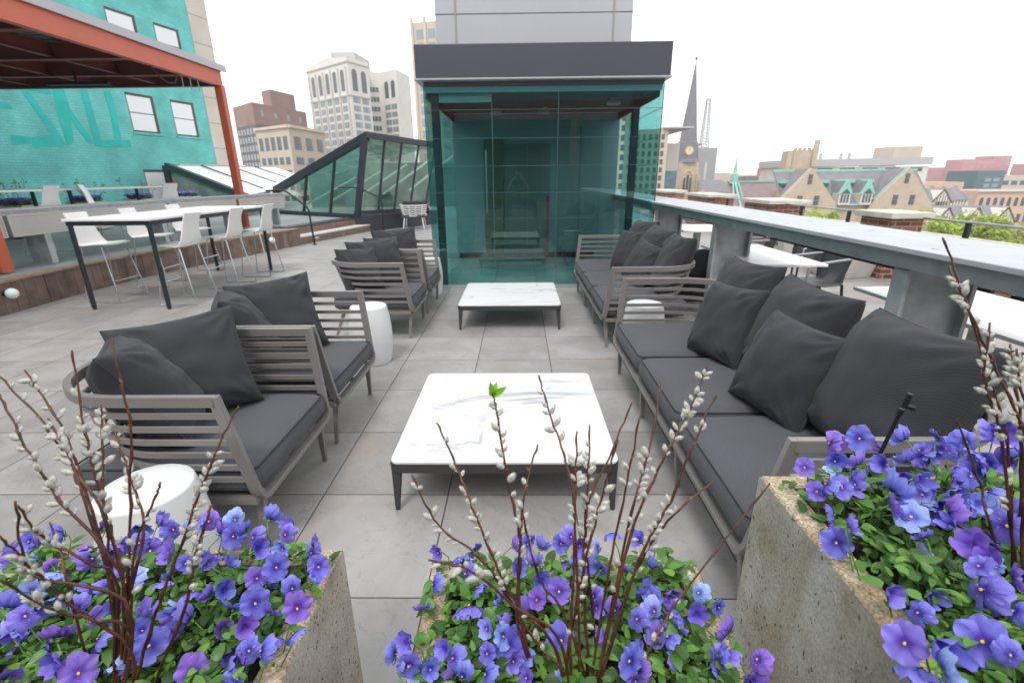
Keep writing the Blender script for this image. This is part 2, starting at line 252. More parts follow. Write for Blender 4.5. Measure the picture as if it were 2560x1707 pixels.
# ------------------------------------------------------------------ mesh builder
class MB:
    def __init__(s): s.v = []; s.f = []
    def add(s, vs, fs):
        o = len(s.v); s.v += [tuple(v) for v in vs]; s.f += [tuple(i+o for i in f) for f in fs]; return s
    def box(s, a, b):
        x0, y0, z0 = a; x1, y1, z1 = b
        return s.add([(x0, y0, z0), (x1, y0, z0), (x1, y1, z0), (x0, y1, z0), (x0, y0, z1), (x1, y0, z1), (x1, y1, z1), (x0, y1, z1)],
                     [(0, 3, 2, 1), (4, 5, 6, 7), (0, 1, 5, 4), (1, 2, 6, 5), (2, 3, 7, 6), (3, 0, 4, 7)])
    def bar(s, p, q, w, h, upv=(0, 0, 1)):
        p, q = Vector(p), Vector(q); d = (q-p).normalized(); u = Vector(upv)
        x = d.cross(u)
        if x.length < 1e-4: x = d.cross(Vector((0, 1, 0)))
        x.normalize(); y = x.cross(d).normalized()
        vs = [e + x*sx*w/2 + y*sy*h/2 for e in (p, q) for sx, sy in ((-1, -1), (1, -1), (1, 1), (-1, 1))]
        return s.add(vs, [(3, 2, 1, 0), (4, 5, 6, 7), (0, 1, 5, 4), (1, 2, 6, 5), (2, 3, 7, 6), (3, 0, 4, 7)])
    def prism(s, poly, off):
        n = len(poly); off = Vector(off); a = [Vector(p) for p in poly]; vs = a + [p+off for p in a]
        nrm = Vector((0, 0, 0))
        for i in range(n): nrm += a[i].cross(a[(i+1) % n])
        flip = nrm.dot(off) > 0
        f1 = tuple(range(n)); f2 = tuple(range(n, 2*n)); sides = [(i, (i+1) % n, n+(i+1) % n, n+i) for i in range(n)]
        if flip: fs = [f1[::-1], f2] + sides
        else: fs = [f1, f2[::-1]] + [t[::-1] for t in sides]
        return s.add(vs, fs)
    def tube(s, pts, rad, n=8, caps=True, closed=False):
        pts = [Vector(p) for p in pts]; k = len(pts)
        if isinstance(rad, (int, float)): rad = [rad]*k
        t0 = (pts[1]-pts[0]).normalized(); u = t0.cross(Vector((0, 0, 1)))
        if u.length < .05: u = t0.cross(Vector((1, 0, 0)))
        u.normalize(); vs = []
        for i, p in enumerate(pts):
            if closed: t = pts[(i+1) % k]-pts[i-1]
            else: t = (pts[min(i+1, k-1)]-pts[max(i-1, 0)])
            t.normalize(); u = (u - t*u.dot(t)).normalized(); w_ = t.cross(u)
            for j in range(n):
                a = 2*math.pi*j/n; vs.append(p + (u*math.cos(a)+w_*math.sin(a))*rad[i])
        fs = []
        for i in range(k if closed else k-1):
            i2 = (i+1) % k
            for j in range(n): fs.append((i*n+j, i*n+(j+1) % n, i2*n+(j+1) % n, i2*n+j))
        if caps and not closed: fs += [tuple(range(n))[::-1], tuple(range((k-1)*n, k*n))]
        return s.add(vs, fs)
    def ribbon(s, pts, t, h, closed=False):
        """flat bar (thickness t sideways, height h) swept along a path that is level or nearly so"""
        pts = [Vector(p) for p in pts]; k = len(pts); vs = []
        for i, p in enumerate(pts):
            d = (pts[(i+1) % k]-pts[i-1]) if closed else (pts[min(i+1, k-1)]-pts[max(i-1, 0)])
            d.z = 0; d.normalize(); n = Vector((-d.y, d.x, 0))
            for a, b in ((-1, -1), (1, -1), (1, 1), (-1, 1)): vs.append(p + n*a*t/2 + Vector((0, 0, b*h/2)))
        fs = []
        for i in range(k if closed else k-1):
            i2 = (i+1) % k
            for j in range(4): fs.append((i*4+j, i2*4+j, i2*4+(j+1) % 4, i*4+(j+1) % 4))
        if not closed: fs += [(0, 1, 2, 3), tuple(range(4*k-1, 4*k-5, -1))]
        return s.add(vs, fs)
    def lathe(s, prof, c=(0, 0, 0), n=40):
        vs = []; k = len(prof)
        for r, z in prof:
            for j in range(n): a = 2*math.pi*j/n; vs.append((c[0]+r*math.cos(a), c[1]+r*math.sin(a), c[2]+z))
        fs = [(i*n+j, i*n+(j+1) % n, (i+1)*n+(j+1) % n, (i+1)*n+j) for i in range(k-1) for j in range(n)]
        fs += [tuple(range(n))[::-1], tuple(range((k-1)*n, k*n))]
        return s.add(vs, fs)
    def sphere(s, c, r, nu=16, nv=10, sq=(1, 1, 1)):
        vs = [(c[0], c[1], c[2]-r*sq[2])]
        for i in range(1, nv):
            a = math.pi*i/nv
            for j in range(nu):
                b = 2*math.pi*j/nu; vs.append((c[0]+r*sq[0]*math.sin(a)*math.cos(b), c[1]+r*sq[1]*math.sin(a)*math.sin(b), c[2]-r*sq[2]*math.cos(a)))
        vs.append((c[0], c[1], c[2]+r*sq[2])); e = len(vs)-1
        fs = [(0, 1+(j+1) % nu, 1+j) for j in range(nu)]
        fs += [(1+i*nu+j, 1+i*nu+(j+1) % nu, 1+(i+1)*nu+(j+1) % nu, 1+(i+1)*nu+j) for i in range(nv-2) for j in range(nu)]
        fs += [(1+(nv-2)*nu+j, 1+(nv-2)*nu+(j+1) % nu, e) for j in range(nu)]
        return s.add(vs, fs)
    def mesh(s, name, m, origin=(0, 0, 0), smooth=None):
        me = bpy.data.meshes.new(name); o = origin
        me.from_pydata([(v[0]-o[0], v[1]-o[1], v[2]-o[2]) for v in s.v], [], s.f)
        me.materials.append(m); me.update()
        if smooth is not None:
            me.polygons.foreach_set('use_smooth', [True]*len(me.polygons))
            if smooth < 179: me.set_sharp_from_angle(angle=R(smooth))
        return me
    def build(s, name, m, parent=None, origin=(0, 0, 0), smooth=None, bevel=0, label=None, kind=None):
        o = bpy.data.objects.new(name, s.mesh(name, m, origin, smooth)); col.objects.link(o)
        if parent is not None: o.parent = parent
        if bevel:
            b = o.modifiers.new('bevel', 'BEVEL'); b.width = bevel; b.segments = 2; b.limit_method = 'ANGLE'; b.angle_limit = R(40)
        if label: o['label'] = label
        if kind: o['kind'] = kind
        return o

def thing(name, label, cat, loc=(0, 0, 0), rz=0, group=None):
    o = bpy.data.objects.new(name, None); col.objects.link(o); o.empty_display_size = .1
    o.location = loc; o.rotation_euler = (0, 0, rz); o['label'] = label; o['category'] = cat
    if group: o['group'] = group
    return o
def tag(o, label, cat, group=None):
    o['label'] = label; o['category'] = cat
    if group: o['group'] = group
    return o
def struct(o): o['kind'] = 'structure'; return o
def copy_thing(root, loc, rz, label, group=None):
    def cp(o, par):
        c = o.copy(); col.objects.link(c)
        if par is not None: c.parent = par
        for ch in kids[o.name]: cp(ch, c)
        return c
    kids = {}
    def idx(o):
        kids[o.name] = [c for c in allobj if c.parent == o]
        for c in kids[o.name]: idx(c)
    allobj = list(col.objects); idx(root)
    r = cp(root, None); r.location = loc; r.rotation_euler = (0, 0, rz); r['label'] = label
    if group: r['group'] = group
    return r
def lerp(a, b, t): return a+(b-a)*t

# ------------------------------------------------------------------ setting
s = MB(); s.box((-6.6, -6, -.3), (6.05, 30, 0)); struct(s.build('terrace_floor', M['tile']))
M['city'] = mat('city ground', (.16, .16, .155), .9, 0, .3, .02, 6)
s = MB(); s.box((-1500, -400, -22.4), (2500, 3000, -22)); struct(s.build('ground', M['city']))
M['road'] = mat('asphalt', (.055, .055, .057), .9, 0, .15, .5)
s = MB(); s.prism([(30, 20, -21.996), (44, 20, -21.996), (44, 420, -21.996), (30, 420, -21.996)], (0, 0, .004)); struct(s.build('street', M['road']))

# raised deck (curving front edge), its boarded riser and the steps
RIS = [(-5.86, 3.6), (-5.93, 4.6), (-6.0, 5.8), (-6.03, 6.6), (-6.0, 7.3), (-5.86, 8.2), (-5.12, 11.35)]
DZ = .385
M['deck'] = mat('grey deck paving', (.30, .31, .31), .5, 0, .12, 1.5)
poly = [(x-.14, y, .0) for x, y in RIS] + [(-5.26, 11.36, 0), (-5.50, 11.45, 0), (-4.75, 14.40, 0), (-4.9, 26, 0), (-16, 26, 0), (-14.5, 3.6, 0)]
s = MB(); s.prism([(x, y, .01) for x, y, z in poly], (0, 0, DZ-.03)); struct(s.build('raised_deck', M['deck']))
rz_ = thing('deck_riser', 'brown board skirt and edge of the raised deck behind the bar table', 'deck edge', (RIS[0][0], RIS[0][1], 0))
s = MB(); acc = 0
def along(P_, step):
    out = []; carry = 0
    for (x0, y0), (x1, y1) in zip(P_, P_[1:]):
        L_ = math.hypot(x1-x0, y1-y0); t = carry
        while t < L_: out.append((x0+(x1-x0)*t/L_, y0+(y1-y0)*t/L_, math.atan2(y1-y0, x1-x0))); t += step
        carry = t-L_
    return out
for x, y, a in along(RIS, .146):
    c, sn = math.cos(a), math.sin(a); dd = random.uniform(0, .004)
    p0 = Vector((x, y, 0)); d_ = Vector((c, sn, 0)); n_ = Vector((sn, -c, 0))
    q = [p0+n_*dd, p0+d_*.141+n_*dd, p0+d_*.141-n_*.03, p0-n_*.03]
    s.prism([(v.x, v.y, .003) for v in q], (0, 0, DZ-.034))
s.build('riser_boards', M['wood'], rz_, (RIS[0][0], RIS[0][1], 0))
s = MB()
for (x0, y0), (x1, y1) in zip(RIS, RIS[1:]):
    s.prism([(x0+.015, y0, DZ-.028), (x1+.015, y1, DZ-.028), (x1-.135, y1, DZ-.028), (x0-.135, y0, DZ-.028)], (0, 0, .028))
s.build('edge_board', M['wood_end'], rz_, (RIS[0][0], RIS[0][1], 0))
st = thing('deck_steps', 'two broad timber-faced steps up to the deck with small recessed step lights', 'steps', (-4.7, 12.9, 0))
o3 = (-4.7, 12.9, 0)
dS = Vector((.232, .973, 0)); nS = Vector((.973, -.232, 0)); a0 = Vector((-5.12, 11.36, 0)); a1 = Vector((-4.27, 14.75, 0))
s = MB(); s.prism([a0+Vector((0, 0, .003)), a1+Vector((0, 0, .003)), a1-nS*.4+Vector((0, 0, .003)), a0-nS*.4+Vector((0, 0, .003))], (0, 0, .152)); s.build('lower_riser', M['wood'], st, o3)
s = MB(); s.prism([a0+nS*.01+Vector((0, 0, .158)), a1+nS*.01+Vector((0, 0, .158)), a1-nS*.36+Vector((0, 0, .158)), a0-nS*.36+Vector((0, 0, .158))], (0, 0, .03)); s.build('tread', M['conc_pale'], st, o3)
b0 = a0-nS*.36+dS*.0; b1 = a1-nS*.36-dS*.45
s = MB(); s.prism([b0+Vector((0, 0, .19)), b1+Vector((0, 0, .19)), b1-nS*.3+Vector((0, 0, .19)), b0-nS*.3+Vector((0, 0, .19))], (0, 0, .165)); s.build('upper_riser', M['wood'], st, o3)
s = MB(); s.prism([b0+nS*.01+Vector((0, 0, .358)), b1+nS*.01+Vector((0, 0, .358)), b1-nS*.35+Vector((0, 0, .358)), b0-nS*.35+Vector((0, 0, .358))], (0, 0, .03)); s.build('nosing', M['frame_dark'], st, o3)
for base, z in ((a0, .08), (b0, .27)):
    for t in (.55, 1.5, 2.35):
        s = MB(); p = base+dS*(t if z < .2 else t+.1)+nS*.002
        s.prism([p+Vector((0, 0, z)), p+dS*.13+Vector((0, 0, z)), p+dS*.13+Vector((0, 0, z+.03)), p+Vector((0, 0, z+.03))], nS*.006)
        s.build('step_light', M['white'], st, o3)
for x, y, lab in ((-5.955, 5.38, 'opal globe light on the deck riser at the left end'), (-5.32, 10.3, 'small opal globe light on the riser beside the far bar stool')):
    t = thing('globe_light', lab, 'wall light', (x, y, .24), 0, 'opal globe lights')
    s = MB(); s.sphere((.07, 0, 0), .062, 20, 14); s.build('globe', M['lamp'], t, smooth=180)
    s = MB(); s.tube([(-.03, 0, 0), (.02, 0, 0)], .03, 12); s.build('mount', M['black'], t)

# ------------------------------------------------------------------ galvanised bar counters
def plate_post(par, org, x0, x1, y, z0, z1):
    s = MB(); s.box((x0+.02, y-.008, z0), (x1-.02, y+.008, z1)); s.box((x0, y-.045, z0), (x0+.02, y+.045, z1)); s.box((x1-.02, y-.045, z0), (x1, y+.045, z1))
    s.box((x0-.01, y-.06, z0), (x1+.01, y+.06, z0+.012))
    return s.build('post', M['galv_plate'], par, org)
rb = thing('bar_counter', 'long galvanised steel bar counter on plate posts behind the grey sofas', 'bar counter', (1.98, 4, 0))
org = (1.98, 4, 0)
s = MB(); s.box((1.74, -1.5, 1.125), (2.28, 12.5, 1.15)); s.build('counter_top', M['galv_top'], rb, org, bevel=.004)
s = MB(); s.box((1.765, -1.5, 1.055), (1.775, 12.5, 1.124)); s.box((2.245, -1.5, 1.055), (2.255, 12.5, 1.124)); s.box((1.775, -1.5, 1.055), (1.80, 12.5, 1.063)); s.build('channel', M['galv'], rb, org)
for y in (.3, 2.25, 4.5, 6.45, 9.4, 11.2): plate_post(rb, org, 1.785, 2.12, y, 0, 1.044)
s = MB()
for y in [.3+.62*i for i in range(16)]:
    for dx, dy in ((.1, 0), (.33, .12)): s.lathe([(.0145, 0), (.0145, .0015)], (1.74+dx, y+dy, 1.1502), 12)
s.build('bolt_cover', M['galv_plate'], rb, org, label='small dark bolt discs')
M['mesh'] = mat('woven wire mesh', (.50, .475, .45), .55, .1)
def mesh_sheet(p, q, z0, z1, wire=.0016, step=.02):
    s = MB(); p = Vector(p); q = Vector(q); L_ = (q-p).length; d = (q-p)/L_; n = Vector((d.y, -d.x, 0))
    k = int(L_/step); h = int((z1-z0)/step)
    for i in range(k+1):
        a = p+d*(i*L_/k); s.add([a-d*wire+Vector((0, 0, z0)), a+d*wire+Vector((0, 0, z0)), a+d*wire+Vector((0, 0, z1)), a-d*wire+Vector((0, 0, z1))], [(0, 1, 2, 3)])
    for j in range(h+1):
        z = z0+j*(z1-z0)/max(1, h); s.add([p+n*.001+Vector((0, 0, z-wire)), q+n*.001+Vector((0, 0, z-wire)), q+n*.001+Vector((0, 0, z+wire)), p+n*.001+Vector((0, 0, z+wire))], [(0, 1, 2, 3)])
    return s
ys = [.3, 2.25, 4.5, 6.45, 9.4]
for y0, y1 in zip(ys, ys[1:]):
    mesh_sheet((2.29, y0+.06, 0), (2.29, y1-.06, 0), .93, 1.04, .002, .022).build('mesh_panel', M['mesh'], rb, org)
    s = MB(); s.box((2.28, y0+.05, .915), (2.30, y1-.05, .93)); s.build('mesh_frame', M['black'], rb, org)

BAR = [(-6.47, 3.8), (-6.52, 4.9), (-6.50, 6.2), (-6.49, 7.8), (-6.46, 9.3), (-5.87, 12.45)]
lb = thing('bar_counter', 'galvanised bar rail with wire mesh panels along the raised deck edge', 'bar counter', (-6.5, 7, DZ)); org = (-6.5, 7, DZ)
s = MB(); s.ribbon([(x-.13, y, 1.125) for x, y in BAR], .28, .022); s.build('counter_top', M['galv_top'], lb, org)
s = MB(); s.ribbon([(x-.01, y, 1.085) for x, y in BAR], .012, .055); s.build('channel', M['galv'], lb, org)
segs = [((-6.50, 6.2), (-6.47, 9.05)), ((-6.465, 9.15), (-6.17, 10.8)), ((-6.15, 10.9), (-5.87, 12.4)), ((-6.52, 3.9), (-6.505, 6.12))]
for p, q in segs:
    a = Vector((p[0]+.01, p[1], 0)); b = Vector((q[0]+.01, q[1], 0))
    mesh_sheet(a, b, .80, 1.055, .0058, .016).build('mesh_panel', M['mesh'], lb, org)
    s = MB(); 
    for z in (.80, 1.055): s.bar(a+Vector((0, 0, z)), b+Vector((0, 0, z)), .014, .02)
    for e in (a, b): s.bar(e+Vector((0, 0, .79)), e+Vector((0, 0, 1.06)), .014, .02)
    s.build('mesh_frame', M['mesh'], lb, org)
for x, y in ((-6.5, 6.65), (-6.48, 8.9), (-6.2, 10.8), (-5.95, 12.2), (-6.52, 4.6)):
    s = MB(); s.box((x-.30, y-.01, DZ), (x, y+.01, 1.075)); s.box((x-.005, y-.045, DZ), (x+.012, y+.045, 1.075)); s.build('post', M['galv_plate'], lb, org)

# ------------------------------------------------------------------ glass lobby with its shaft
lo = thing('glass_lobby', 'teal glass lift lobby with dark projecting roof and silver panelled shaft on top', 'lobby', (.3, 6.6, 0)); org = (.3, 6.6, 0)
LX0, LX1, LY0, LY1, LH = -1.16, 1.79, 6.60, 9.25, 2.56
s = MB(); s.box((LX0-.07, LY0-.14, LH+.035), (LX1+.035, LY1+.6, 2.955)); s.build('roof_fascia', M['fascia'], lo, org, bevel=.01)
s = MB(); s.box((LX0-.085, LY0-.155, LH+.015), (LX1+.05, LY1+.6, LH+.034)); s.build('drip_edge', M['panel'], lo, org)
s = MB(); s.box((LX0-.0, LY0-.02, LH-.03), (LX1, LY1+.5, LH+.014))
for i in range(24): s.box((LX0+.05, LY0+.15+i*.1, LH-.045), (LX1-.05, LY0+.2+i*.1, LH-.031))
s.build('soffit', M['lobby_ceil'], lo, org)
s = MB(); s.box((-1.10, 7.45, 2.956), (1.53, 9.6, 7)); s.build('lift_shaft', M['panel'], lo, org)
s = MB()
for z in (3.13, 3.52, 3.91, 4.3, 4.69): s.box((-1.103, 7.445, z), (1.533, 7.4495, z+.006))
s.build('panel_seam', M['black'], lo, org)
for x in (-.84, 1.27): s = MB(); s.box((x, 7.438, 2.957), (x+.022, 7.4445, 7)); s.build('cover_strip', M['panel_joint'], lo, org)
s = MB(); s.box((LX0, LY1, .004), (LX1, LY1+.1, LH-.05)); s.build('rear_wall', M['lobby_wall'], lo, org)
s = MB(); s.box((LX0+.03, LY1-.02, .004), (LX1-.35, LY1-.001, .10)); s.build('skirting', M['black'], lo, org)
M['door_in'] = mat('lift door', (.20, .22, .21), .35, .5, .05, 2)
for x0, x1 in ((-.25, .16), (.17, .58)):
    s = MB(); s.box((x0, LY1-.03, .10), (x1, LY1-.002, 2.02)); s.build('lift_door', M['door_in'], lo, org)
M['olive'] = mat('olive panel', (.10, .115, .075), .5)
s = MB(); s.box((-.62, LY1-.028, .1), (-.27, LY1-.001, 2.1)); s.build('olive_panel', M['olive'], lo, org)
M['lob2'] = mat('lobby cladding', (.20, .235, .24), .45, 0, .06, 1)
for x0 in (.72, 1.12):
    s = MB(); s.box((x0, LY1-.02, .11), (x0+.385, LY1-.001, 2.3)); s.build('wall_panel', M['lob2'], lo, org)
M['alarm'] = mat('alarm red', (.45, .03, .025), .4)
s = MB(); s.box((.50, 8.98, 1.02), (.56, 9.03, 1.14)); s.box((.515, 8.99, 0.004), (.545, 9.02, 1.02)); s.build('alarm_box', M['alarm'], lo, org)
# columns
for x, y, nm in ((-1.05, 6.72, 'column'), (1.60, 7.2, 'column')):
    s = MB(); s.box((x-.045, y-.045, .004), (x+.045, y+.045, LH-.045)); s.build(nm, M['frame_dark'], lo, org)
s = MB(); s.box((-1.155, LY0+.012, LH-.10), (LX1-.01, LY0+.05, LH-.032)); s.box((-1.13, LY0-.01, .0042), (LX1, LY0+.03, .045)); s.build('sill', M['panel'], lo, org)
s = MB(); s.box((-1.155, LY0+.06, LH-.16), (-1.135, LY1, LH-.045)); s.box((LX1-.03, LY0+.1, LH-.16), (LX1-.012, LY1, LH-.045)); s.build('edge_beam', M['frame_dark'], lo, org)
# panes
s = MB(); s.box((-1.155, LY0, .046), (-.33, LY0+.01, LH-.032)); s.build('glass_pane', M['glass_teal'], lo, org)
s = MB(); s.box((-.322, LY0, .046), (.50, LY0+.01, LH-.032)); s.build('glass_pane', M['glass_teal'], lo, org)
s = MB(); s.box((.508, LY0, .046), (LX1, LY0+.01, LH-.032)); s.build('glass_pane', M['glass_teal'], lo, org)
s = MB(); s.box((LX0, LY0+.011, .01), (LX0+.01, LY1, LH-.032)); s.build('side_pane', M['glass_side'], lo, org)
s = MB(); s.box((LX1-.01, LY0+.011, 1.16), (LX1, LY1-.5, LH-.032)); s.box((LX1-.01, LY0+.011, .01), (LX1, LY1-.5, 1.12)); s.build('side_pane', M['glass_side'], lo, org)
for i, z in enumerate((2.26, 1.93, 1.60, 1.27, .94, .61, .28)):
    s = MB(); s.box((LX0+.01, LY0-.004, z), (LX1-.004, LY0-.0005, z+.0045))
    if z > 1.2 or z < 1.1: s.box((LX1+.0005, LY0+.01, z), (LX1+.003, LY1-.5, z+.007)); s.box((LX0-.003, LY0+.01, z), (LX0-.0005, LY1, z+.007))
    s.build('glass_joint', M['glass_line'], lo, org)
s = MB(); s.box((LX1+.0005, LY0-.006, .05), (LX1+.010, LY0+.010, LH-.03)); s.build('glass_edge', M['glass_edge'], lo, org)
s = MB(); s.box((LX0-.010, LY0-.006, .05), (LX0-.0005, LY0+.010, LH-.03)); s.build('glass_edge', M['glass_edge'], lo, org)
s = MB(); s.box((-.329, LY0-.003, .05), (-.323, LY0+.014, LH-.03)); s.box((.501, LY0-.003, .05), (.507, LY0+.014, LH-.03)); s.build('vertical_joint', M['glass_line'], lo, org)
# inner swing door
M['door_rail'] = mat('door rail', (.36, .44, .43), .35, .3)
s = MB(); s.box((-1.0, 6.70, .05), (-.34, 6.72, .20)); s.build('door_rail', M['door_rail'], lo, org)
s = MB(); s.box((-1.0, 6.70, 2.36), (-.34, 6.72, 2.50)); s.build('door_header', M['door_rail'], lo, org)
s = MB(); s.tube([(-.42, 6.67, 1.0), (-.42, 6.67, 1.8)], .010, 10); s.tube([(-.42, 6.67, 1.05), (-.42, 6.70, 1.05)], .008, 8); s.tube([(-.42, 6.67, 1.75), (-.42, 6.70, 1.75)], .008, 8); s.build('door_handle', M['galv'], lo, org, smooth=40)
for x, y in ((-.35, 8.5), (.42, 8.5), (1.35, 7.5)):
    s = MB(); s.lathe([(.10, 0), (.10, .03), (.06, .05), (.05, .09)], (x, y, LH-.14), 20); s.build('ceiling_light', M['conc_pale'], lo, org, smooth=40)

# ------------------------------------------------------------------ what the glass mirrors: pavilion behind the viewer
pv = thing('rear_pavilion', 'dark clad rooftop pavilion with red steel beam mirrored faintly in the lobby glass', 'building', (0, -4.5, 0)); org = (0, -4.5, 0)
s = MB(); s.box((-16, -5.2, 0), (7, -4.5, 4.6)); s.build('wall', M['lob2'], pv, org)  # extra width and height added to keep sky light off the canopy underside
s = MB(); s.box((-8, -4.5, 3.4), (7, -2.9, 3.6)); s.build('canopy', M['lobby_ceil'], pv, org)
M['red_dull'] = mat('dull red steel', (.30, .07, .045), .5)
s = MB(); s.box((-8, -2.9, 3.1), (7, -2.7, 3.62)); s.build('beam', M['red_dull'], pv, org)
for x in (-3.4, 1.7, 6.0):
    s = MB(); s.box((x-.09, -2.89, 0), (x+.09, -2.71, 3.1)); s.build('post', M['red_dull'], pv, org)
for x in (-4.5, -.8, 3.4):
    s = MB(); s.box((x, -4.499, .1), (x+1.6, -4.45, 2.4)); s.build('door', M['olive'], pv, org)
# ------------------------------------------------------------------ lounge furniture
def frame_path(hw, xf, xb, r, z, n=10):
    """open U: front end, side, rounded back corner, back, other side; local +x is the front"""
    P_ = [(xf, -hw, z), (lerp(xf, xb+r, .5), -hw, z), (xb+r, -hw, z)]
    for i in range(1, n+1):
        a = math.pi/2*i/n; P_.append((xb+r-r*math.sin(a), -hw+r-r*math.cos(a), z))
    Q = [(x, -y, z) for x, y, z in reversed(P_)]
    k = max(1, int((2*(hw-r))/.25))
    mid = [(xb, lerp(-hw+r, hw-r, i/(k+1)), z) for i in range(1, k+1)]
    return P_ + mid + Q
def soft_box(a, b, r, seed=0, puff=.012, n=14):
    """upholstered block: rounded edges, slightly domed top"""
    s = MB(); x0, y0, z0 = a; x1, y1, z1 = b; cx, cy, cz = (x0+x1)/2, (y0+y1)/2, (z0+z1)/2; hx, hy, hz = (x1-x0)/2, (y1-y0)/2, (z1-z0)/2
    ny = max(6, int(n*hy/hx)); nx = n; nz = 6
    def emit(fn, nu, nv, flip):
        base = []; 
        for i in range(nu+1):
            for j in range(nv+1):
                p = Vector(fn(-1+2*i/nu, -1+2*j/nv)); q = Vector((p.x*hx, p.y*hy, p.z*hz))
                c = Vector((max(-hx+r, min(hx-r, q.x)), max(-hy+r, min(hy-r, q.y)), max(-hz+r, min(hz-r, q.z))))
                d = q-c
                if d.length > 1e-6: q = c+d.normalized()*min(d.length, r) if (abs(d.x) > 1e-6)+(abs(d.y) > 1e-6)+(abs(d.z) > 1e-6) > 1 else c+d
                ex = 1-(q.x/hx)**2; ey = 1-(q.y/hy)**2
                if p.z > .5: q.z += puff*max(0, ex)**.5*max(0, ey)**.5 + .003*noise.noise(Vector((q.x*6+seed, q.y*9, 0)))
                q.x += .004*noise.noise(Vector((q.x*7, q.y*7, q.z*7+seed)))
                base.append((cx+q.x, cy+q.y, cz+q.z))
        fs = []
        for i in range(nu):
            for j in range(nv):
                t = (i*(nv+1)+j, (i+1)*(nv+1)+j, (i+1)*(nv+1)+j+1, i*(nv+1)+j+1); fs.append(t[::-1] if flip else t)
        s.add(base, fs)
    # parameters are warped so that edge rings get enough vertices
    def wv(t): return math.copysign(abs(t)**.8, t) if abs(t) < 1 else t
    emit(lambda u, v: (wv(u), wv(v), 1), nx, ny, False); emit(lambda u, v: (wv(u), wv(v), -1), nx, ny, True)
    emit(lambda u, v: (1, wv(u), v), ny, nz, False); emit(lambda u, v: (-1, wv(u), v), ny, nz, True)
    emit(lambda u, v: (wv(u), -1, v), nx, nz, False); emit(lambda u, v: (wv(u), 1, v), nx, nz, True)
    return s
def lounge_frame(root, hw, M_=M['taupe']):
    xf, xb = .385, XB; rr = min(.36, hw*.9)
    fs = MB()
    def post(z, sgn): # front post: leans back towards the top, pulls in towards the floor
        k = (.73-z)/.47
        return (xf+.055*k, sgn*(hw-.055*k))
    # top rail
    tr = MB(); tr.ribbon(frame_path(hw, xf, xb, rr, .722), .026, .042); tr.build('top_rail', M_, root, bevel=.003)
    sl = MB()
    for i in range(6):
        z = .658-i*.0585; k = (.73-z)/.47; px, py = post(z, 1)
        sl.ribbon(frame_path(hw-.055*k, px-.012, xb+.17*k, rr-.02*k, z), .011, .0225)
    sl.build('slats', M_, root, smooth=30)
    U = []
    for z in (.742, .60, .46, .36, .315):
        x, y = post(z, 1); U.append((x, y, z))
    x, y = post(.30, 1)
    for i in range(1, 7):
        a = math.pi/2*i/6; U.append((x+.006, y-.05*(1-math.cos(a)), .315-.053*math.sin(a)))
    U = [Vector(p) for p in U]; U = U+[Vector((p.x, -p.y, p.z)) for p in reversed(U)]
    sw = MB(); n_ = len(U); vs = []
    for i, p in enumerate(U):
        d = (U[min(i+1, n_-1)]-U[max(i-1, 0)]).normalized(); ax = Vector((1, 0, 0)); nn = d.cross(ax).normalized(); ax = nn.cross(d).normalized()
        for a, b in ((-1, -1), (1, -1), (1, 1), (-1, 1)): vs.append(p+ax*a*.0205+nn*b*.011)
    sw.add(vs, [(i*4+j, i*4+(j+1) % 4, i*4+4+(j+1) % 4, i*4+4+j) for i in range(n_-1) for j in range(4)]+[(3, 2, 1, 0), tuple(range(4*n_-4, 4*n_))])
    sw.build('front_frame', M_, root, bevel=.002, smooth=35)
    for sgn in ():
        p = MB(); pts = [(.73-.03*i) for i in range(15)]
        vs = []
        for z in [.735, .62, .5, .38, .31, .275]:
            x, y = post(z, sgn); 
            if z < .32: x, y = x-.004, y-sgn*.012
            if z < .29: y -= sgn*.03
            vs.append((x, y, z))
        for a, b in zip(vs, vs[1:]): p.bar(a, Vector(b)+(Vector(b)-Vector(a)).normalized()*.004, .042, .026, (1, 0, 0)) if False else p.bar(a, Vector(b)+(Vector(b)-Vector(a)).normalized()*.003, .026, .044, (1, 0, 0))
        p.build('arm_post', M_, root, bevel=.003)
    # seat frame
    b = MB(); zz = .262
    b.ribbon(frame_path(hw-.055, .43, xb+.18, rr-.03, zz), .026, .030)
    k = max(1, int(2*hw/.5))
    for i in range(-k, k+1): b.bar((.43, i*(hw-.1)/max(1, k), zz), (xb+.2, i*(hw-.1)/max(1, k), zz), .03, .018)
    b.build('seat_frame', M_, root, bevel=.002)
    br = MB()
    for y in ([-.12, .12] if hw < .6 else [-.8, -.4, 0, .4, .8]): br.bar((xb+.155, y, .28), (xb+.012, y, .72), .022, .012, (1, 0, 0))
    br.build('back_upright', M_, root)
def leg(root, top, bot, m=None):
    s = MB(); a, b = Vector(top), Vector(bot); vs = []
    for e, w_ in ((a, .017), (b, .0105)):
        for sx, sy in ((-1, -1), (1, -1), (1, 1), (-1, 1)): vs.append(e+Vector((sx*w_, sy*w_, 0)))
    s.add(vs, [(3, 2, 1, 0)[::-1], (4, 5, 6, 7)[::-1], (0, 1, 5, 4)[::-1], (1, 2, 6, 5)[::-1], (2, 3, 7, 6)[::-1], (3, 0, 4, 7)[::-1]])
    return s.build('leg', m or M['taupe'], root, bevel=.003)
def piping_loop(root, a, b, z, r=.004):
    x0, y0 = a; x1, y1 = b; q = .035; P_ = []
    for cx, cy, s0 in ((x1-q, y1-q, 0), (x0+q, y1-q, 1), (x0+q, y0+q, 2), (x1-q, y0+q, 3)):
        for i in range(5): t = math.pi/2*(s0+i/4); P_.append((cx+q*math.cos(t), cy+q*math.sin(t), z))
    s = MB(); s.tube(P_, r, 6, closed=True); return s.build('piping', M['piping'], root, smooth=180)

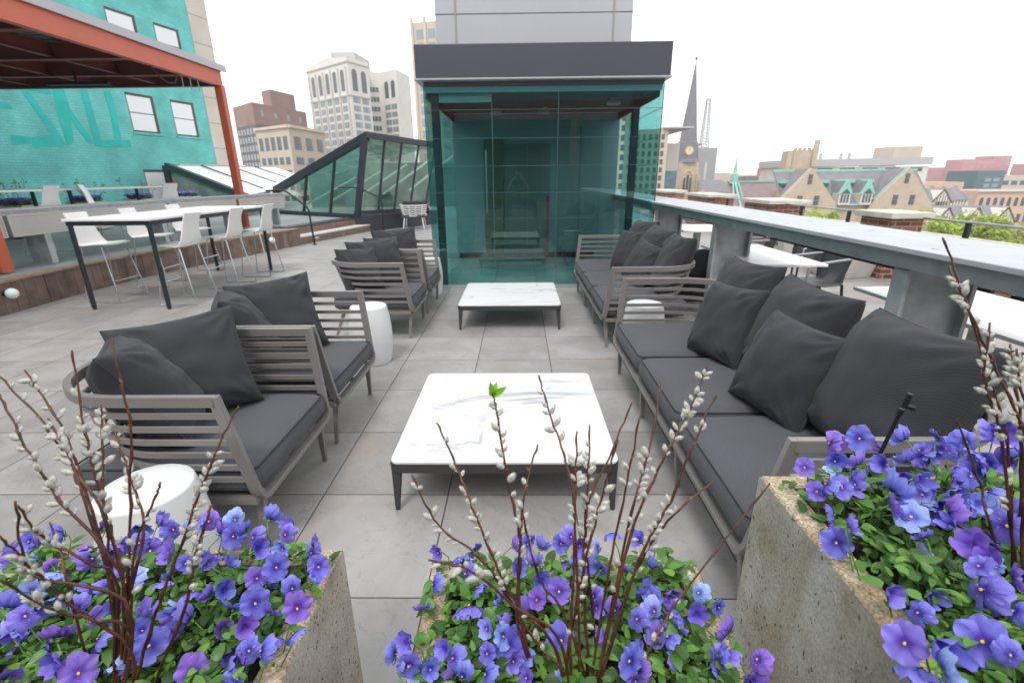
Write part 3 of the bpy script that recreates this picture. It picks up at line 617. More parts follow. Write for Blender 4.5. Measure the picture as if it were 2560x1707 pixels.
def armchair():
    globals()['XB'] = -.345
    t = thing('armchair', '', 'armchair', (0, 0, 0), 0, 'grey slatted armchairs opposite the sofas'); hw = .405
    lounge_frame(t, hw)
    c = soft_box((-.31, -hw+.045, .283), (.452, hw-.045, .408), .056, 1); o = c.build('seat_cushion', M['fabric'], t, smooth=180)
    piping_loop(o, (-.298, -hw+.058), (.440, hw-.058), .398)
    for sy in (-1, 1):
        leg(t, (.415, sy*.30, .25), (.40, sy*.335, 0)); leg(t, (-.24, sy*.26, .25), (-.33, sy*.30, 0))
    return t
a1_ = armchair(); a1_.location = (-1.47, 1.94, 0)
a1_['label'] = 'grey slatted armchair nearest the planters, beside the low white drum stool'
copy_thing(a1_, (-1.47, 2.79, 0), 0, 'second grey slatted armchair, between the nearest one and a white drum stool')
copy_thing(a1_, (-1.45, 4.73, 0), 0, 'third grey slatted armchair, just beyond a white drum stool, left of the far table')
copy_thing(a1_, (-1.44, 5.62, 0), 0, 'farthest grey slatted armchair, next to the glass lobby')

def sofa():
    globals()['XB'] = -.385
    t = thing('sofa', '', 'sofa', (0, 0, 0), 0, 'grey slatted three seat sofas'); hw = 1.165
    lounge_frame(t, hw)
    w_ = (2*hw-.09)/3
    for i in range(3):
        y0 = -hw+.045+i*w_; c = soft_box((-.31, y0+.002, .283), (.455, y0+w_-.002, .418), .055, i*3.7, .014); o = c.build('seat_cushion', M['fabric'], t, smooth=180)
        piping_loop(o, (-.298, y0+.014), (.442, y0+w_-.014), .408, .003)
    for y in (-1.09, -.36, .36, 1.09):
        leg(t, (.415, y*.97, .25), (.40, y, 0)); leg(t, (-.24, y*.97, .25), (-.33, y, 0))
    return t
s1_ = sofa(); s1_.location = (1.185, 2.40, 0); s1_.rotation_euler = (0, 0, math.pi)
s1_['label'] = 'long grey slatted sofa nearest the camera, behind the right-hand planter'
copy_thing(s1_, (1.19, 5.20, 0), math.pi, 'far grey slatted sofa beside the glass lobby corner')

def pillow_mesh(w_, h_, T, seed, n=34):
    s = MB(); vs = []; fs = []; rnd = random.Random(seed)
    ph = [rnd.uniform(0, 6.3) for _ in range(8)]
    def pos(u, v, side):
        # outline: pointed corners, hollow sides
        x = u*w_/2*(1-.085*(1-v*v)**1.0*abs(u)**2.0); y = v*h_/2*(1-.085*(1-u*u)**1.0*abs(v)**2.0)
        e = max(0, (1-u*u))*max(0, (1-v*v))
        t = 1.2*T*e**.42*(1+.12*math.sin(2*u+ph[0])+.1*math.sin(2.5*v+ph[1]))
        # creases that start in the corners and along the seams
        r_ = 0
        for k, (cu, cv) in enumerate(((1, 1), (-1, 1), (1, -1), (-1, -1))):
            dx, dy = u-cu, v-cv; d = math.hypot(dx, dy); a = math.atan2(dy, dx)
            r_ += .010*math.sin(a*13+ph[k]+2.5*d)*math.exp(-((d-.42)/.3)**2)
        r_ += .009*math.sin(11*u+ph[5]+3*v)*math.exp(-((abs(v)-.80)/.16)**2)*(1+math.sin(3*u+ph[3]))*.6+.010*math.sin(10*v+ph[6]+2*u)*math.exp(-((abs(u)-.80)/.16)**2)*(1+math.sin(3*v+ph[4]))*.6
        r_ += .016*noise.noise(Vector((u*2.3+seed, v*2.3, side)))+.006*noise.noise(Vector((u*6+seed, v*3, side)))
        return Vector((x, y, side*(t/2+r_*min(1, e*6)*(.8 if side > 0 else .4))))
    for side in (1, -1):
        o = len(vs)
        for i in range(n+1):
            for j in range(n+1):
                u = -math.cos(math.pi*i/n); v = -math.cos(math.pi*j/n)
                u = .5*u+.5*(-1+2*i/n); v = .5*v+.5*(-1+2*j/n); vs.append(pos(u, v, side))
        for i in range(n):
            for j in range(n):
                q = (o+i*(n+1)+j, o+(i+1)*(n+1)+j, o+(i+1)*(n+1)+j+1, o+i*(n+1)+j+1); fs.append(q if side > 0 else q[::-1])
    s.add(vs, fs)
    return s, pos
def pillow(label, loc, face, lean, spin, w_, h_, T, seed, group):
    """face: heading (deg) the front looks at; lean: deg the top tips backwards; spin: roll in its own plane"""
    s, pos = pillow_mesh(w_, h_, T, seed)
    o = s.build('pillow', M['pillow'], smooth=180)
    f = R(face); zdir = Vector((math.cos(f)*math.cos(R(lean)), math.sin(f)*math.cos(R(lean)), math.sin(R(lean))))
    upv = Vector((0, 0, 1)); ydir = (upv-zdir*upv.dot(zdir)).normalized(); xdir = ydir.cross(zdir)
    m_ = Matrix((xdir, ydir, zdir)).transposed().to_4x4() @ Matrix.Rotation(R(spin), 4, 'Z'); m_.translation = loc
    o.matrix_world = m_; tag(o, label, 'pillow', group)
    e = MB(); P_ = []
    for k in range(4):
        for i in range(14):
            t = -1+2*i/14; u, v = ((t, -1), (1, t), (-t, 1), (-1, -t))[k]; P_.append(pos(u, v, 1))
    e.tube(P_, .0028, 5, closed=True); e.build('seam', M['piping'], o, smooth=180)
    return o
g = 'charcoal pillows on the near sofa'
pillow('large charcoal pillow at the near end of the near sofa, behind the flowers', (1.40, 1.68, .68), 176, 26, 3, .64, .58, .29, 1, g)
pillow('large charcoal pillow leaning in the middle of the near sofa', (1.41, 2.38, .68), 184, 24, -2, .57, .57, .25, 2, g)
pillow('large charcoal pillow at the far end of the near sofa', (1.43, 3.08, .68), 188, 24, 2, .54, .57, .24, 3, g)
pillow('smaller charcoal pillow propped in front, nearer of the two on the near sofa', (1.215, 2.04, .625), 198, 24, -4, .44, .47, .21, 4, g)
pillow('smaller charcoal pillow propped in front of the farthest big pillow of the near sofa', (1.235, 2.76, .63), 195, 22, 4, .44, .48, .21, 5, g)
g = 'charcoal pillows on the far sofa'
pillow('charcoal pillow at the near end of the far sofa', (1.41, 4.47, .69), 178, 24, 2, .60, .57, .22, 6, g)
pillow('charcoal pillow in the middle of the far sofa, partly hidden', (1.43, 5.2, .69), 184, 24, -3, .60, .57, .22, 7, g)
pillow('charcoal pillow at the far end of the far sofa against the glass', (1.44, 5.85, .70), 186, 24, 3, .60, .57, .22, 8, g)
pillow('smaller charcoal pillow in front, nearer of the two on the far sofa', (1.24, 4.83, .63), 196, 24, -8, .46, .46, .17, 9, g)
pillow('slim charcoal pillow in front at the far end of the far sofa', (1.25, 5.5, .65), 200, 20, 4, .46, .5, .17, 10, g)
g = 'charcoal pillows on the armchairs'
pillow('big square charcoal pillow facing forward on the nearest armchair', (-1.555, 2.07, .635), -52, 24, 4, .52, .50, .24, 11, g)
pillow('charcoal pillow seen edge-on in the back corner of the nearest armchair', (-1.575, 1.85, .63), 36, 28, -4, .46, .48, .24, 12, g)
pillow('charcoal pillow facing forward on the second armchair', (-1.535, 2.93, .640), -54, 24, 4, .50, .50, .24, 13, g)
pillow('folded dark pillow tucked behind the other on the second armchair', (-1.60, 2.68, .635), 34, 28, -4, .44, .48, .20, 14, g)
pillow('charcoal pillow facing forward on the third armchair', (-1.45, 4.88, .645), -60, 22, 2, .54, .50, .22, 15, g)
pillow('charcoal pillow at the near side of the third armchair', (-1.53, 4.60, .63), -40, 24, -3, .42, .44, .20, 16, g)
pillow('charcoal pillow facing forward on the farthest armchair', (-1.45, 5.77, .655), -60, 22, 2, .54, .52, .22, 17, g)
pillow('charcoal pillow at the near side of the farthest armchair', (-1.53, 5.48, .63), -40, 24, -3, .42, .44, .20, 18, g)

def drum(label, x, y):
    t = thing('drum_stool', label, 'stool', (x, y, 0), 0, 'white drum stools')
    prof = []
    for i in range(21):
        k = i/20; prof.append((.146+.026*math.sin(math.pi*k)**.9, .004+.468*k))
    prof = [(.12, .0)]+prof+[(.145, .477), (.139, .482), (.10, .4825)]
    s = MB(); s.lathe(prof, n=56); s.build('body', M['drum'], t, smooth=50)
    return t
drum('white drum stool half hidden by flowers beside the nearest armchair', -1.275, 1.37)
drum('white drum stool between the second and third armchairs', -1.235, 3.80)
drum('white drum stool beside the glass lobby, behind the farthest armchair', -1.17, 6.22)
drum('white drum stool between the two sofas, seen through the slats', 1.03, 3.82)

def low_table(label, x, y, sx, sy):
    t = thing('coffee_table', label, 'coffee table', (x, y, 0), 0, 'low white veined tables'); hx, hy = sx/2, sy/2; H_ = .262
    s = MB(); q = .035; P_ = []
    for cx, cy, k in ((hx-q, hy-q, 0), (-hx+q, hy-q, 1), (-hx+q, -hy+q, 2), (hx-q, -hy+q, 3)):
        for i in range(7): a = math.pi/2*(k+i/6); P_.append((cx+q*math.cos(a), cy+q*math.sin(a), H_-.012))
    s.prism(P_, (0, 0, .012)); s.build('table_top', M['marble'], t, bevel=.002)
    s = MB(); P2 = [(x_*.996, y_*.996, H_-.013) for x_, y_, _ in P_]; s.ribbon([(a, b, H_-.034) for a, b, _ in P2], .012, .042, True); s.build('apron', M['tbl_metal'], t)
    for sx_ in (-1, 1):
        for sy_ in (-1, 1):
            s = MB(); vs = []
            for z, w0, w1 in ((H_-.013, .046, .05), (H_-.07, .040, .045), (0, .020, .022)):
                ox, oy = sx_*(hx-.004), sy_*(hy-.004)
                vs += [(ox, oy, z), (ox-sx_*w0, oy, z), (ox-sx_*w0, oy-sy_*w0, z), (ox, oy-sy_*w0, z)]
            f = []
            for i in range(2):
                for j in range(4): f.append((i*4+j, i*4+(j+1) % 4, i*4+4+(j+1) % 4, i*4+4+j))
            f += [(0, 1, 2, 3), (8, 9, 10, 11)]
            o = s.add(vs, f).build('leg', M['tbl_metal'], t, bevel=.004)
    return t
low_table('low table with white grey-veined top in the foreground between armchairs and sofa', -.07, 2.37, 1.03, 1.03)
low_table('low table with white veined top farther back, in front of the glass lobby', -.095, 5.17, 1.03, 1.06)

# ------------------------------------------------------------------ high table and bar stools
t = thing('bar_table', 'long white high table on dark legs in front of the deck riser', 'bar table', (-4.66, 6.8, 0))
s = MB(); s.box((-.50, -1.30, 1.035), (.50, 1.30, 1.062)); s.build('table_top', M['white'], t, bevel=.004)
s = MB(); s.box((-.478, -1.28, .985), (.478, -1.245, 1.034)); s.box((-.478, 1.245, .985), (.478, 1.28, 1.034)); s.box((-.478, -1.245, .985), (-.443, 1.245, 1.034)); s.box((.443, -1.245, .985), (.478, 1.245, 1.034)); s.build('rail', M['steelblue'], t)
for sx in (-1, 1):
    for sy in (-1, 1):
        s = MB(); s.tube([(sx*.455, sy*1.257, .984), (sx*.455, sy*1.257, .03)], .026, 16); s.tube([(sx*.455, sy*1.257, .03), (sx*.455, sy*1.257, 0)], .021, 12); s.build('leg', M['steelblue'], t, smooth=40)
def bar_stool():
    t = thing('bar_stool', '', 'bar stool', group='white shell bar stools')
    # shell: seat and back in one folded sheet, local +x looks forward; back at -x
    prof = [(.21, .715), (.12, .722), (.0, .712), (-.10, .705), (-.165, .722), (-.20, .78), (-.215, .87), (-.235, .97), (-.275, 1.10)]
    wid = [.19, .205, .21, .21, .205, .195, .165, .15, .155]
    s = MB(); n = 8; vs = []
    for k, ((x, z), w_) in enumerate(zip(prof, wid)):
        for j in range(n+1):
            v = -1+2*j/n; dz = .0; dx = 0
            if k < 4: dz = .012*v*v
            else: dx = .035*v*v*(1 if k < 8 else .6)
            vs.append((x+dx, v*w_, z+dz))
    m0 = len(vs); off = []
    for k in range(len(prof)):
        a = Vector((prof[max(k-1, 0)][0], 0, prof[max(k-1, 0)][1])); b = Vector((prof[min(k+1, len(prof)-1)][0], 0, prof[min(k+1, len(prof)-1)][1])); d = (b-a).normalized(); nn = Vector((-d.z, 0, d.x))
        for j in range(n+1): p = vs[k*(n+1)+j]; off.append((p[0]+nn.x*.011, p[1], p[2]+nn.z*.011))
    fs = []; K = len(prof)
    for k in range(K-1):
        for j in range(n):
            a = k*(n+1)+j; q = (a, a+1, a+n+2, a+n+1); fs.append(q[::-1] if False else q); fs.append(tuple(i+m0 for i in q[::-1]))
    for k in range(K-1):
        for j in (0, n): a = k*(n+1)+j; q = (a, a+n+1, a+n+1+m0, a+m0); fs.append(q if j == 0 else q[::-1])
    for j in range(n):
        for k in (0, K-1): a = k*(n+1)+j; q = (a, a+1, a+1+m0, a+m0); fs.append(q[::-1] if k == 0 else q)
    s.add(vs+off, fs); s.build('shell', M['white_shell'], t, smooth=40)
    for sy in (-1, 1):
        y = sy*.175; yb = sy*.225; s = MB()
        s.tube([(.10, y, .70), (.14, y, .69), (.235, yb, .03), (.235, yb, .012), (.21, yb, .007), (-.19, yb, .007), (-.215, yb, .012), (-.215, yb, .03), (-.12, y, .69), (-.08, y, .70)], .0075, 8)
        s.build('sled_leg', M['chrome'], t, smooth=60)
    s = MB(); s.tube([(.203, -.215, .27), (.203, .215, .27)], .0075, 8); s.build('footrest', M['chrome'], t, smooth=60)
    s = MB(); s.tube([(.12, -.175, .698), (.12, .175, .698)], .007, 8); s.tube([(-.10, -.175, .698), (-.10, .175, .698)], .007, 8); s.build('seat_brace', M['chrome'], t, smooth=60)
    return t
b0_ = bar_stool(); b0_.location = (-4.19, 5.93, 0); b0_.rotation_euler = (0, 0, math.pi); b0_['label'] = 'white bar stool at the near right corner of the high table'
copy_thing(b0_, (-4.17, 6.86, 0), math.pi, 'white bar stool in the middle of the near long side of the high table')
copy_thing(b0_, (-4.15, 7.72, 0), math.pi, 'white bar stool at the far right corner of the high table')
copy_thing(b0_, (-5.28, 6.10, 0), -.05, 'white bar stool at the near left corner, behind the high table')
copy_thing(b0_, (-5.30, 6.98, 0), .04, 'white bar stool behind the middle of the high table')
copy_thing(b0_, (-5.28, 7.88, 0), 0, 'white bar stool behind the far end of the high table')
# deck furniture
dt = thing('bar_table', 'white high table on the raised deck beyond the mesh rail', 'bar table', (-8.1, 8.6, DZ)); 
s = MB(); s.box((-.4, -2.6, .93), (.4, 2.6, .96)); s.build('table_top', M['white'], dt, bevel=.004)
for sx in (-1, 1):
    for y in (-2.4, 0, 2.4): s = MB(); s.tube([(sx*.33, y, .929), (sx*.33, y, 0)], .03, 12); s.build('leg', M['steelblue'], dt)
for i, (y, rz, lab) in enumerate(((6.35, math.pi, 'leftmost deck bar stool, in front of the red post'), (7.55, math.pi+.1, 'white deck bar stool just right of the left red post'), (8.75, .5, 'grey-shaded deck bar stool turned sideways beyond the mesh rail'), (10.3, math.pi-.3, 'deck bar stool nearest the low white skylight'))):
    o = copy_thing(b0_, (-7.35, y, DZ-.06), rz, lab, 'white bar stools on the raised deck')
    o.location.z = DZ; o.scale = (1, 1, .93)
for i, (x, y) in enumerate(((-9.3, 7.2), (-9.2, 8.6), (-9.05, 10.1), (-8.9, 11.6), (-8.7, 13.2))):
    t = thing('flower_planter', 'small concrete planter at the back of the deck, %s from the left' % ('first second third fourth fifth'.split()[i]), 'planter', (x-1.1, y+1.5, DZ), .2, 'deck planters')
    s = MB(); s.box((-.28, -.28, 0), (.28, .28, .62)); s.build('box', M['conc_pale'], t, bevel=.01)
    DECKPL = globals().setdefault('DECKPL', []); DECKPL.append(t)
t = thing('handrail', 'bent dark steel handrail at the left side of the deck steps', 'handrail', (-4.81, 11.4, 0))
s = MB(); s.tube([(0, 0, 0), (-.03, 0, .78), (-.07, .0, .86), (-.14, 0, .92), (-.46, 0, 1.18), (-.54, 0, 1.22), (-.64, 0, 1.225), (-.95, 0, 1.22)], .021, 12); s.build('rail', M['black'], t, smooth=60)
s = MB(); s.lathe([(.05, 0), (.05, .012)], n=20); s.build('base_plate', M['black'], t)
t = thing('handrail', 'bent dark steel handrail at the right side of the deck steps by the skylight', 'handrail', (-3.98, 14.4, 0))
s = MB(); s.tube([(0, 0, 0), (.03, 0, .80), (0, .0, .90), (-.07, 0, .96), (-.5, 0, 1.16), (-.66, 0, 1.22), (-1.2, 0, 1.22)], .021, 12); s.build('rail', M['black'], t, smooth=60)
s = MB(); s.lathe([(.05, 0), (.05, .012)], n=20); s.build('base_plate', M['black'], t)
# white basket chair far off beside the skylight
t = thing('basket_chair', 'small white slatted tub chair with dark cushions beyond the steps, left of the lobby', 'armchair', (-3.15, 14.9, 0), R(95))
s = MB()
for i in range(6):
    z = .70-i*.06; k = i/6; s.ribbon(frame_path(.40-.07*k, .36, -.38+.14*k, .34-.05*k, z), .014, .03)
for y in (-.3, -.1, .1, .3): s.bar((-.24, y*.8, .36), (-.36+abs(y)*.25, y, .71), .02, .012, (1, 0, 0))
s.build('slats', M['white'], t)
s = soft_box((-.26, -.34, .33), (.36, .34, .43), .04); s.build('seat_cushion', M['fabric'], t, smooth=180)
for sx in (-.22, .28):
    for sy in (-1, 1): leg(t, (sx, sy*.26, .34), (sx*1.25, sy*.31, 0), M['white'])
pillow('dark pillow in the white tub chair beyond the steps', (-3.25, 14.98, .62), 120, 20, 0, .5, .42, .16, 21, 'pillows in the tub chair')
pillow('second dark pillow in the white tub chair, toward the lobby glass', (-2.95, 15.02, .62), 80, 20, 0, .5, .42, .16, 22, 'pillows in the tub chair')
# ------------------------------------------------------------------ dark framed skylights
def quad(a, b, c, d, th=.02):
    s = MB(); a, b, c, d = map(Vector, (a, b, c, d)); n = (b-a).cross(d-a).normalized()*th
    s.prism([a, b, c, d], n); return s
def skylight_big():
    org = (-4.7, 15, 0)
    t = thing('skylight', 'tall dark-framed glass skylight rising to a point beyond the deck steps', 'skylight', org)
    B = Vector((-4.69, 14.35, .42)); A = Vector((-4.22, 14.3, 2.60)); C = Vector((-8.25, 16.75, .42)); D = Vector((-8.05, 16.6, 1.12))
    E = Vector((-2.55, 16.3, 2.42)); F = Vector((-2.95, 16.3, .50)); B2 = Vector((-4.60, 14.36, .52))
    def pane(a, b, c, d): quad(a, b, c, d, .015).build('glass_pane', M['glass_sky'], t, org)
    def beam(p, q, w_, h_=None, nm='frame'):
        s = MB(); s.bar(p, q, w_, h_ or w_); return s
    fr = MB()
    for p, q, w_ in ((A, B, .15), (A+Vector((.02, .02, -.06)), D, .20), (B, C, .12), (C, D, .14), (A, E, .16), (B2, F, .10)): fr.bar(p, q, w_, w_)
    fr.build('frame', M['frame_dark'], t, org)
    # front-left face: two mullions
    for k in (.30, .62): 
        lo_ = B.lerp(C, k) ; hi = A.lerp(D, k*.98); s = MB(); s.bar(lo_, hi, .07, .06); s.build('mullion', M['frame_dark'], t, org)
    prev = (B, A)
    for k in (.30, .62, 1):
        lo_ = B.lerp(C, k); hi = A.lerp(D, k*.98); pane(prev[0], lo_, hi, prev[1]); prev = (lo_, hi)
    prev = (B2, A)
    for k in (.25, .48, .72, .97):
        lo_ = B2.lerp(F, k*.97); hi = A.lerp(E, k); pane(prev[0], prev[1], hi, lo_); prev = (lo_, hi)
        s = MB(); s.bar(lo_, hi, .06, .06); s.build('mullion', M['frame_dark'], t, org)
    # back and roof planes so that the inside reads as a glazed volume
    G = Vector((-5.2, 18.8, 2.2)); roof = quad(A, E, G, D, .01); roof.build('roof_glass', M['glass_sky'], t, org)
    for k in (.2, .4, .6, .8):
        s = MB(); s.bar(A.lerp(D, k), E.lerp(G, k), .05, .05); s.build('rafter', M['galv'], t, org)
    s = MB(); s.prism([(-4.75, 14.28, .006), (-4.15, 14.45, .006), (-2.7, 16.4, .006), (-3.1, 16.9, .006), (-4.9, 15.0, .006)], (0, 0, .44)); s.prism([(-4.76, 14.27, DZ), (-8.4, 16.7, DZ), (-8.2, 17.2, DZ), (-4.9, 15.0, DZ)], (0, 0, .06)); s.build('base', M['frame_dark'], t, org)
    s = MB(); s.box((-8, 19.2, .4), (-1.6, 19.4, 2.0)); s.build('inner_wall', M['glass_green'], t, org)
    for k in range(5):
        s = MB(); s.bar((-7.2+k*.9, 16.6, .6+.12*k), (-5.6+k*.9, 17.4, 1.5+.2*k), .09, .05); s.build('inner_beam', M['white'], t, org)
M['glass_green'] = mat('green tinted inner wall', (.17, .22, .20), .4, 0, .5, 1.3)
skylight_big()
def skylight_low():
    org = (-9.5, 17, 0)
    t = thing('skylight', 'low skylight with bright sloping glass roof and dark edge beam behind the deck', 'skylight', org)
    TL = Vector((-11.8, 17, 1.93)); TR = Vector((-11.48, 24, 1.98)); R_ = Vector((-10.6, 24, 1.69)); BR = Vector((-9.0, 18, 1.0)); BL = Vector((-8.5, 15.6, .95))
    M['glass_skywhite'] = mat('skylight glass painted sky white', (.80, .81, .82), .3)  # white base colour stands in for sky mirrored in the glass
    s = MB(); s.prism([TL, TR, R_, BR, BL], (0, 0, -.03)); s.build('roof_glass', M['glass_skywhite'], t, org)
    f = MB(); f.bar(TL, BL, .16, .18); f.bar(TL, TL+Vector((0, 0, -1.5)), .2, .2); f.bar(BL, BR, .1, .1); f.build('edge_beam', M['frame_dark'], t, org)
    for k in (.25, .5, .75):
        f = MB(); f.bar(TL.lerp(TR, k)+Vector((0, 0, .03)), BL.lerp(R_, k)+Vector((0, 0, .03)), .04, .04); f.build('glazing_bar', M['frame_dark'], t, org)
    s = MB(); s.prism([TL, BL, BL+Vector((0, 0, -.55)), TL+Vector((0, 0, -1.5))], (.01, .05, 0)); s.build('side_glass', M['glass_green'], t, org)
skylight_low()

# ------------------------------------------------------------------ red steel canopy
cn = thing('steel_canopy', 'red oxide steel canopy with grey roof edge over the left of the deck', 'canopy', (-6.6, 11.6, 0)); org = (-6.6, 11.6, 0)
CX = -6.50
def ibeam(p, q, h_, fl=.14):
    s = MB(); p, q = Vector(p), Vector(q); s.bar(p, q, .012, h_-.002); 
    for sg in (-1, 1): s.bar(p+Vector((0, 0, sg*(h_/2))), q+Vector((0, 0, sg*(h_/2))), fl, .016)
    return s
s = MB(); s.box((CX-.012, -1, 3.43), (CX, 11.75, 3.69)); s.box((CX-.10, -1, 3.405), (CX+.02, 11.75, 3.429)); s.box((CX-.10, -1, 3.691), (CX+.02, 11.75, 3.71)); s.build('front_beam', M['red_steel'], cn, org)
s = MB(); s.box((-13.5, 11.73, 3.43), (CX-.013, 11.745, 3.69)); s.box((-13.5, 11.64, 3.40), (CX-.11, 11.76, 3.428)); s.build('rear_beam', M['red_shade'], cn, org)
for y in (.5, 2.4, 4.1, 5.8, 7.5, 9.2, 10.6): ibeam((-13, y, 3.55), (CX-.11, y, 3.55), .24).build('cross_beam', M['red_shade'], cn, org)
for x in (-7.9, -9.3, -10.7, -12.1): ibeam((x, -1, 3.56), (x, 11.6, 3.56), .20, .10).build('purlin', M['red_shade'], cn, org)
s = MB(); P_ = []; y = -1.0
while y < 11.7: P_ += [(y, 3.715), (y+.06, 3.715), (y+.08, 3.755), (y+.14, 3.755)]; y += .16
s.prism([(-13.5, a, b) for a, b in P_]+[(-13.5, 11.75, 3.78), (-13.5, -1.0, 3.78)], (13.51+CX, 0, 0))
s.build('corrugated_roof', M['corr'], cn, org)
s = MB(); s.box((CX+.022, -1.0, 3.70), (CX+.05, 11.9, 3.83)); s.box((-13.5, -1.0, 3.80), (CX+.021, 11.9, 3.83)); s.build('roof_edge', M['panel'], cn, org)
for x, y in ((CX-.04, 11.68), (CX-.02, 5.95)):
    s = MB(); s.box((x-.075, y-.075, DZ), (x+.075, y+.075, 3.40)); s.build('post', M['red_steel'], cn, org)
for y in (6.9, 10.0):
    s = MB(); s.box((-8.9, y, 3.18), (-7.7, y+.10, 3.23)); s.box((-8.35, y+.04, 3.23), (-8.31, y+.06, 3.42)); s.build('heater', M['black'], cn, org)
for y in (10.35, 10.6, 10.85):
    s = MB(); s.tube([(CX-.06, y, 3.40), (CX-.06, y+.02, 3.42), (CX+.0, y, 3.37), (CX+.0, y, 3.16)], .008, 6); s.build('hook', M['galv'], cn, org)
s = MB(); s.tube([(CX-.05, 9.6, 3.4), (CX-.05, 9.8, 3.25), (CX-.05, 10.0, 3.19), (CX-.05, 10.2, 3.22), (CX-.05, 10.3, 3.38)], .012, 6); s.build('cable', M['black'], cn, org)

# ------------------------------------------------------------------ teal building
dW = Vector((.2, .98, 0)).normalized(); nW = Vector((dW.y, -dW.x, 0)); P0 = Vector((-15, 7, 0))
def wp(sv, z, o=0): p = P0+dW*sv+nW*o; return Vector((p.x, p.y, z))
tb = thing('painted_building', 'tall brick building painted bright teal with old mural lettering and a bare concrete edge', 'building', (-15, 7, -22)); org = (-15, 7, -22)
SE = 13.86
s = MB(); s.prism([wp(-14, -22), wp(SE, -22), wp(SE, -22, -9), wp(-14, -22, -9)], (0, 0, 38)); s.build('wall', M['teal_paint'], tb, org)
s = MB(); s.prism([wp(SE+.004, -22, .02), wp(SE+.95, -22, .02), wp(SE+.95, -22, -9), wp(SE+.004, -22, -9)], (0, 0, 38)); s.build('concrete_edge', M['beige'], tb, org)
s = MB()
for z in [-2+.93*i for i in range(14)]: s.prism([wp(SE+.01, z, .0205), wp(SE+.96, z, .0205), wp(SE+.96, z, .024), wp(SE+.01, z, .024)], (0, 0, .03))
s.build('joint', M['panel_joint'], tb, org)
M['blind'] = mat('window blind', (.72, .74, .76), .3)
M['winframe'] = mat('dark window frame', (.07, .055, .05), .5)
def teal_win(s0, s1, z0, z1):
    s = MB(); s.prism([wp(s0, z0, .004), wp(s1, z0, .004), wp(s1, z0, -.1), wp(s0, z0, -.1)][::-1], (0, 0, z1-z0)); o = s.build('window', M['winframe'], tb, org)
    s = MB(); zc = (z0+z1)/2
    for a, b in ((z0+.05, zc-.02), (zc+.01, z1-.09)): s.prism([wp(s0+.02, a, .006), wp(s1-.13, a, .006), wp(s1-.13, a, .012), wp(s0+.02, a, .012)], (0, 0, b-a))
    s.build('blind', M['blind'], o, org); 
    s = MB(); s.prism([wp(s0-.04, z0-.07, .0), wp(s1+.05, z0-.07, .0), wp(s1+.05, z0-.07, .05), wp(s0-.04, z0-.07, .05)], (0, 0, .066)); s.build('sill', M['teal_paint'], o, org)
for zb in (3.02, 5.42, 7.82, .62, -1.78, 10.2):
    for s0 in (10.56, 12.26): teal_win(s0, s0+1.02, zb, zb+1.2)
    for s0 in (5.2, 2.4): 
        if zb > 5: teal_win(s0, s0+1.02, zb, zb+1.2)
MUR = [[(6.93, 3.42), (7.16, 3.43), (7.19, 3.29), (6.89, 3.28)], [(6.93, 2.65), (7.4, 2.64), (7.37, 2.45), (6.9, 2.41)], [(7.5, 3.83), (7.69, 3.86), (8.21, 2.71), (8.26, 2.45), (7.38, 2.36), (7.41, 2.63), (7.98, 2.7)], [(7.69, 3.86), (8.26, 3.95), (8.27, 3.81), (7.77, 3.79)], [(8.34, 3.96), (8.65, 4.01), (8.63, 3.31), (8.52, 2.53), (8.3, 2.48), (8.28, 3.16)], [(8.65, 4.01), (8.68, 3.49), (9.08, 2.68), (9.1, 2.53), (8.92, 2.58), (8.56, 3.3)], [(9.14, 4.08), (9.34, 4.11), (9.37, 2.64), (9.14, 2.56), (9.14, 3.36)], [(9.17, 2.66), (10.33, 2.73), (10.33, 2.53), (9.15, 2.47)], [(9.86, 4.14), (10.08, 4.17), (10.09, 3.46), (10.05, 2.71), (9.82, 2.7), (9.9, 3.54)]]
for i, pl in enumerate(MUR):
    s = MB(); o_ = .002+.0008*i; s.prism([wp(a, z, o_) for a, z in pl], nW*.0005); s.build('mural_stroke', M['mural'], tb, org)
s = MB(); s.prism([wp(11.6, -1, .03), wp(14.9, -1, .03), wp(14.9, -1, .5), wp(11.6, -1, .5)], (0, 0, 3.02)); s.build('annex', M['conc_pale'], tb, org)

# ------------------------------------------------------------------ terrace dining side (right of the bar counter)
def dining_table(label, x0, x1, y0, y1):
    cx, cy = (x0+x1)/2, (y0+y1)/2; t = thing('dining_table', label, 'dining table', (cx, cy, 0), 0, 'white dining tables on the terrace')
    hx, hy = (x1-x0)/2, (y1-y0)/2
    s = MB(); s.box((-hx, -hy, .728), (hx, hy, .75)); s.build('table_top', M['white'], t, bevel=.004)
    s = MB(); s.box((-.04, -.04, .02), (.04, .04, .727)); s.build('leg', M['conc_pale'], t); s = MB(); s.box((-hx*.6, -hy*.6, 0), (hx*.6, hy*.6, .02)); s.build('base', M['conc_pale'], t)
dining_table('white dining table seen between the second and third counter posts', 1.98+.0, 2.60, 4.05, 5.3)
dining_table('far white dining table next to the lobby, seen past the first counter posts', 2.25, 2.95, 6.7, 7.6)
dining_table('white dining table at the right edge, seen on both sides of the nearest counter post', 2.25, 2.95, 2.0, 3.2)
M['mesh_chair'] = mat('dark chair shell', (.06, .065, .068), .5, .2)
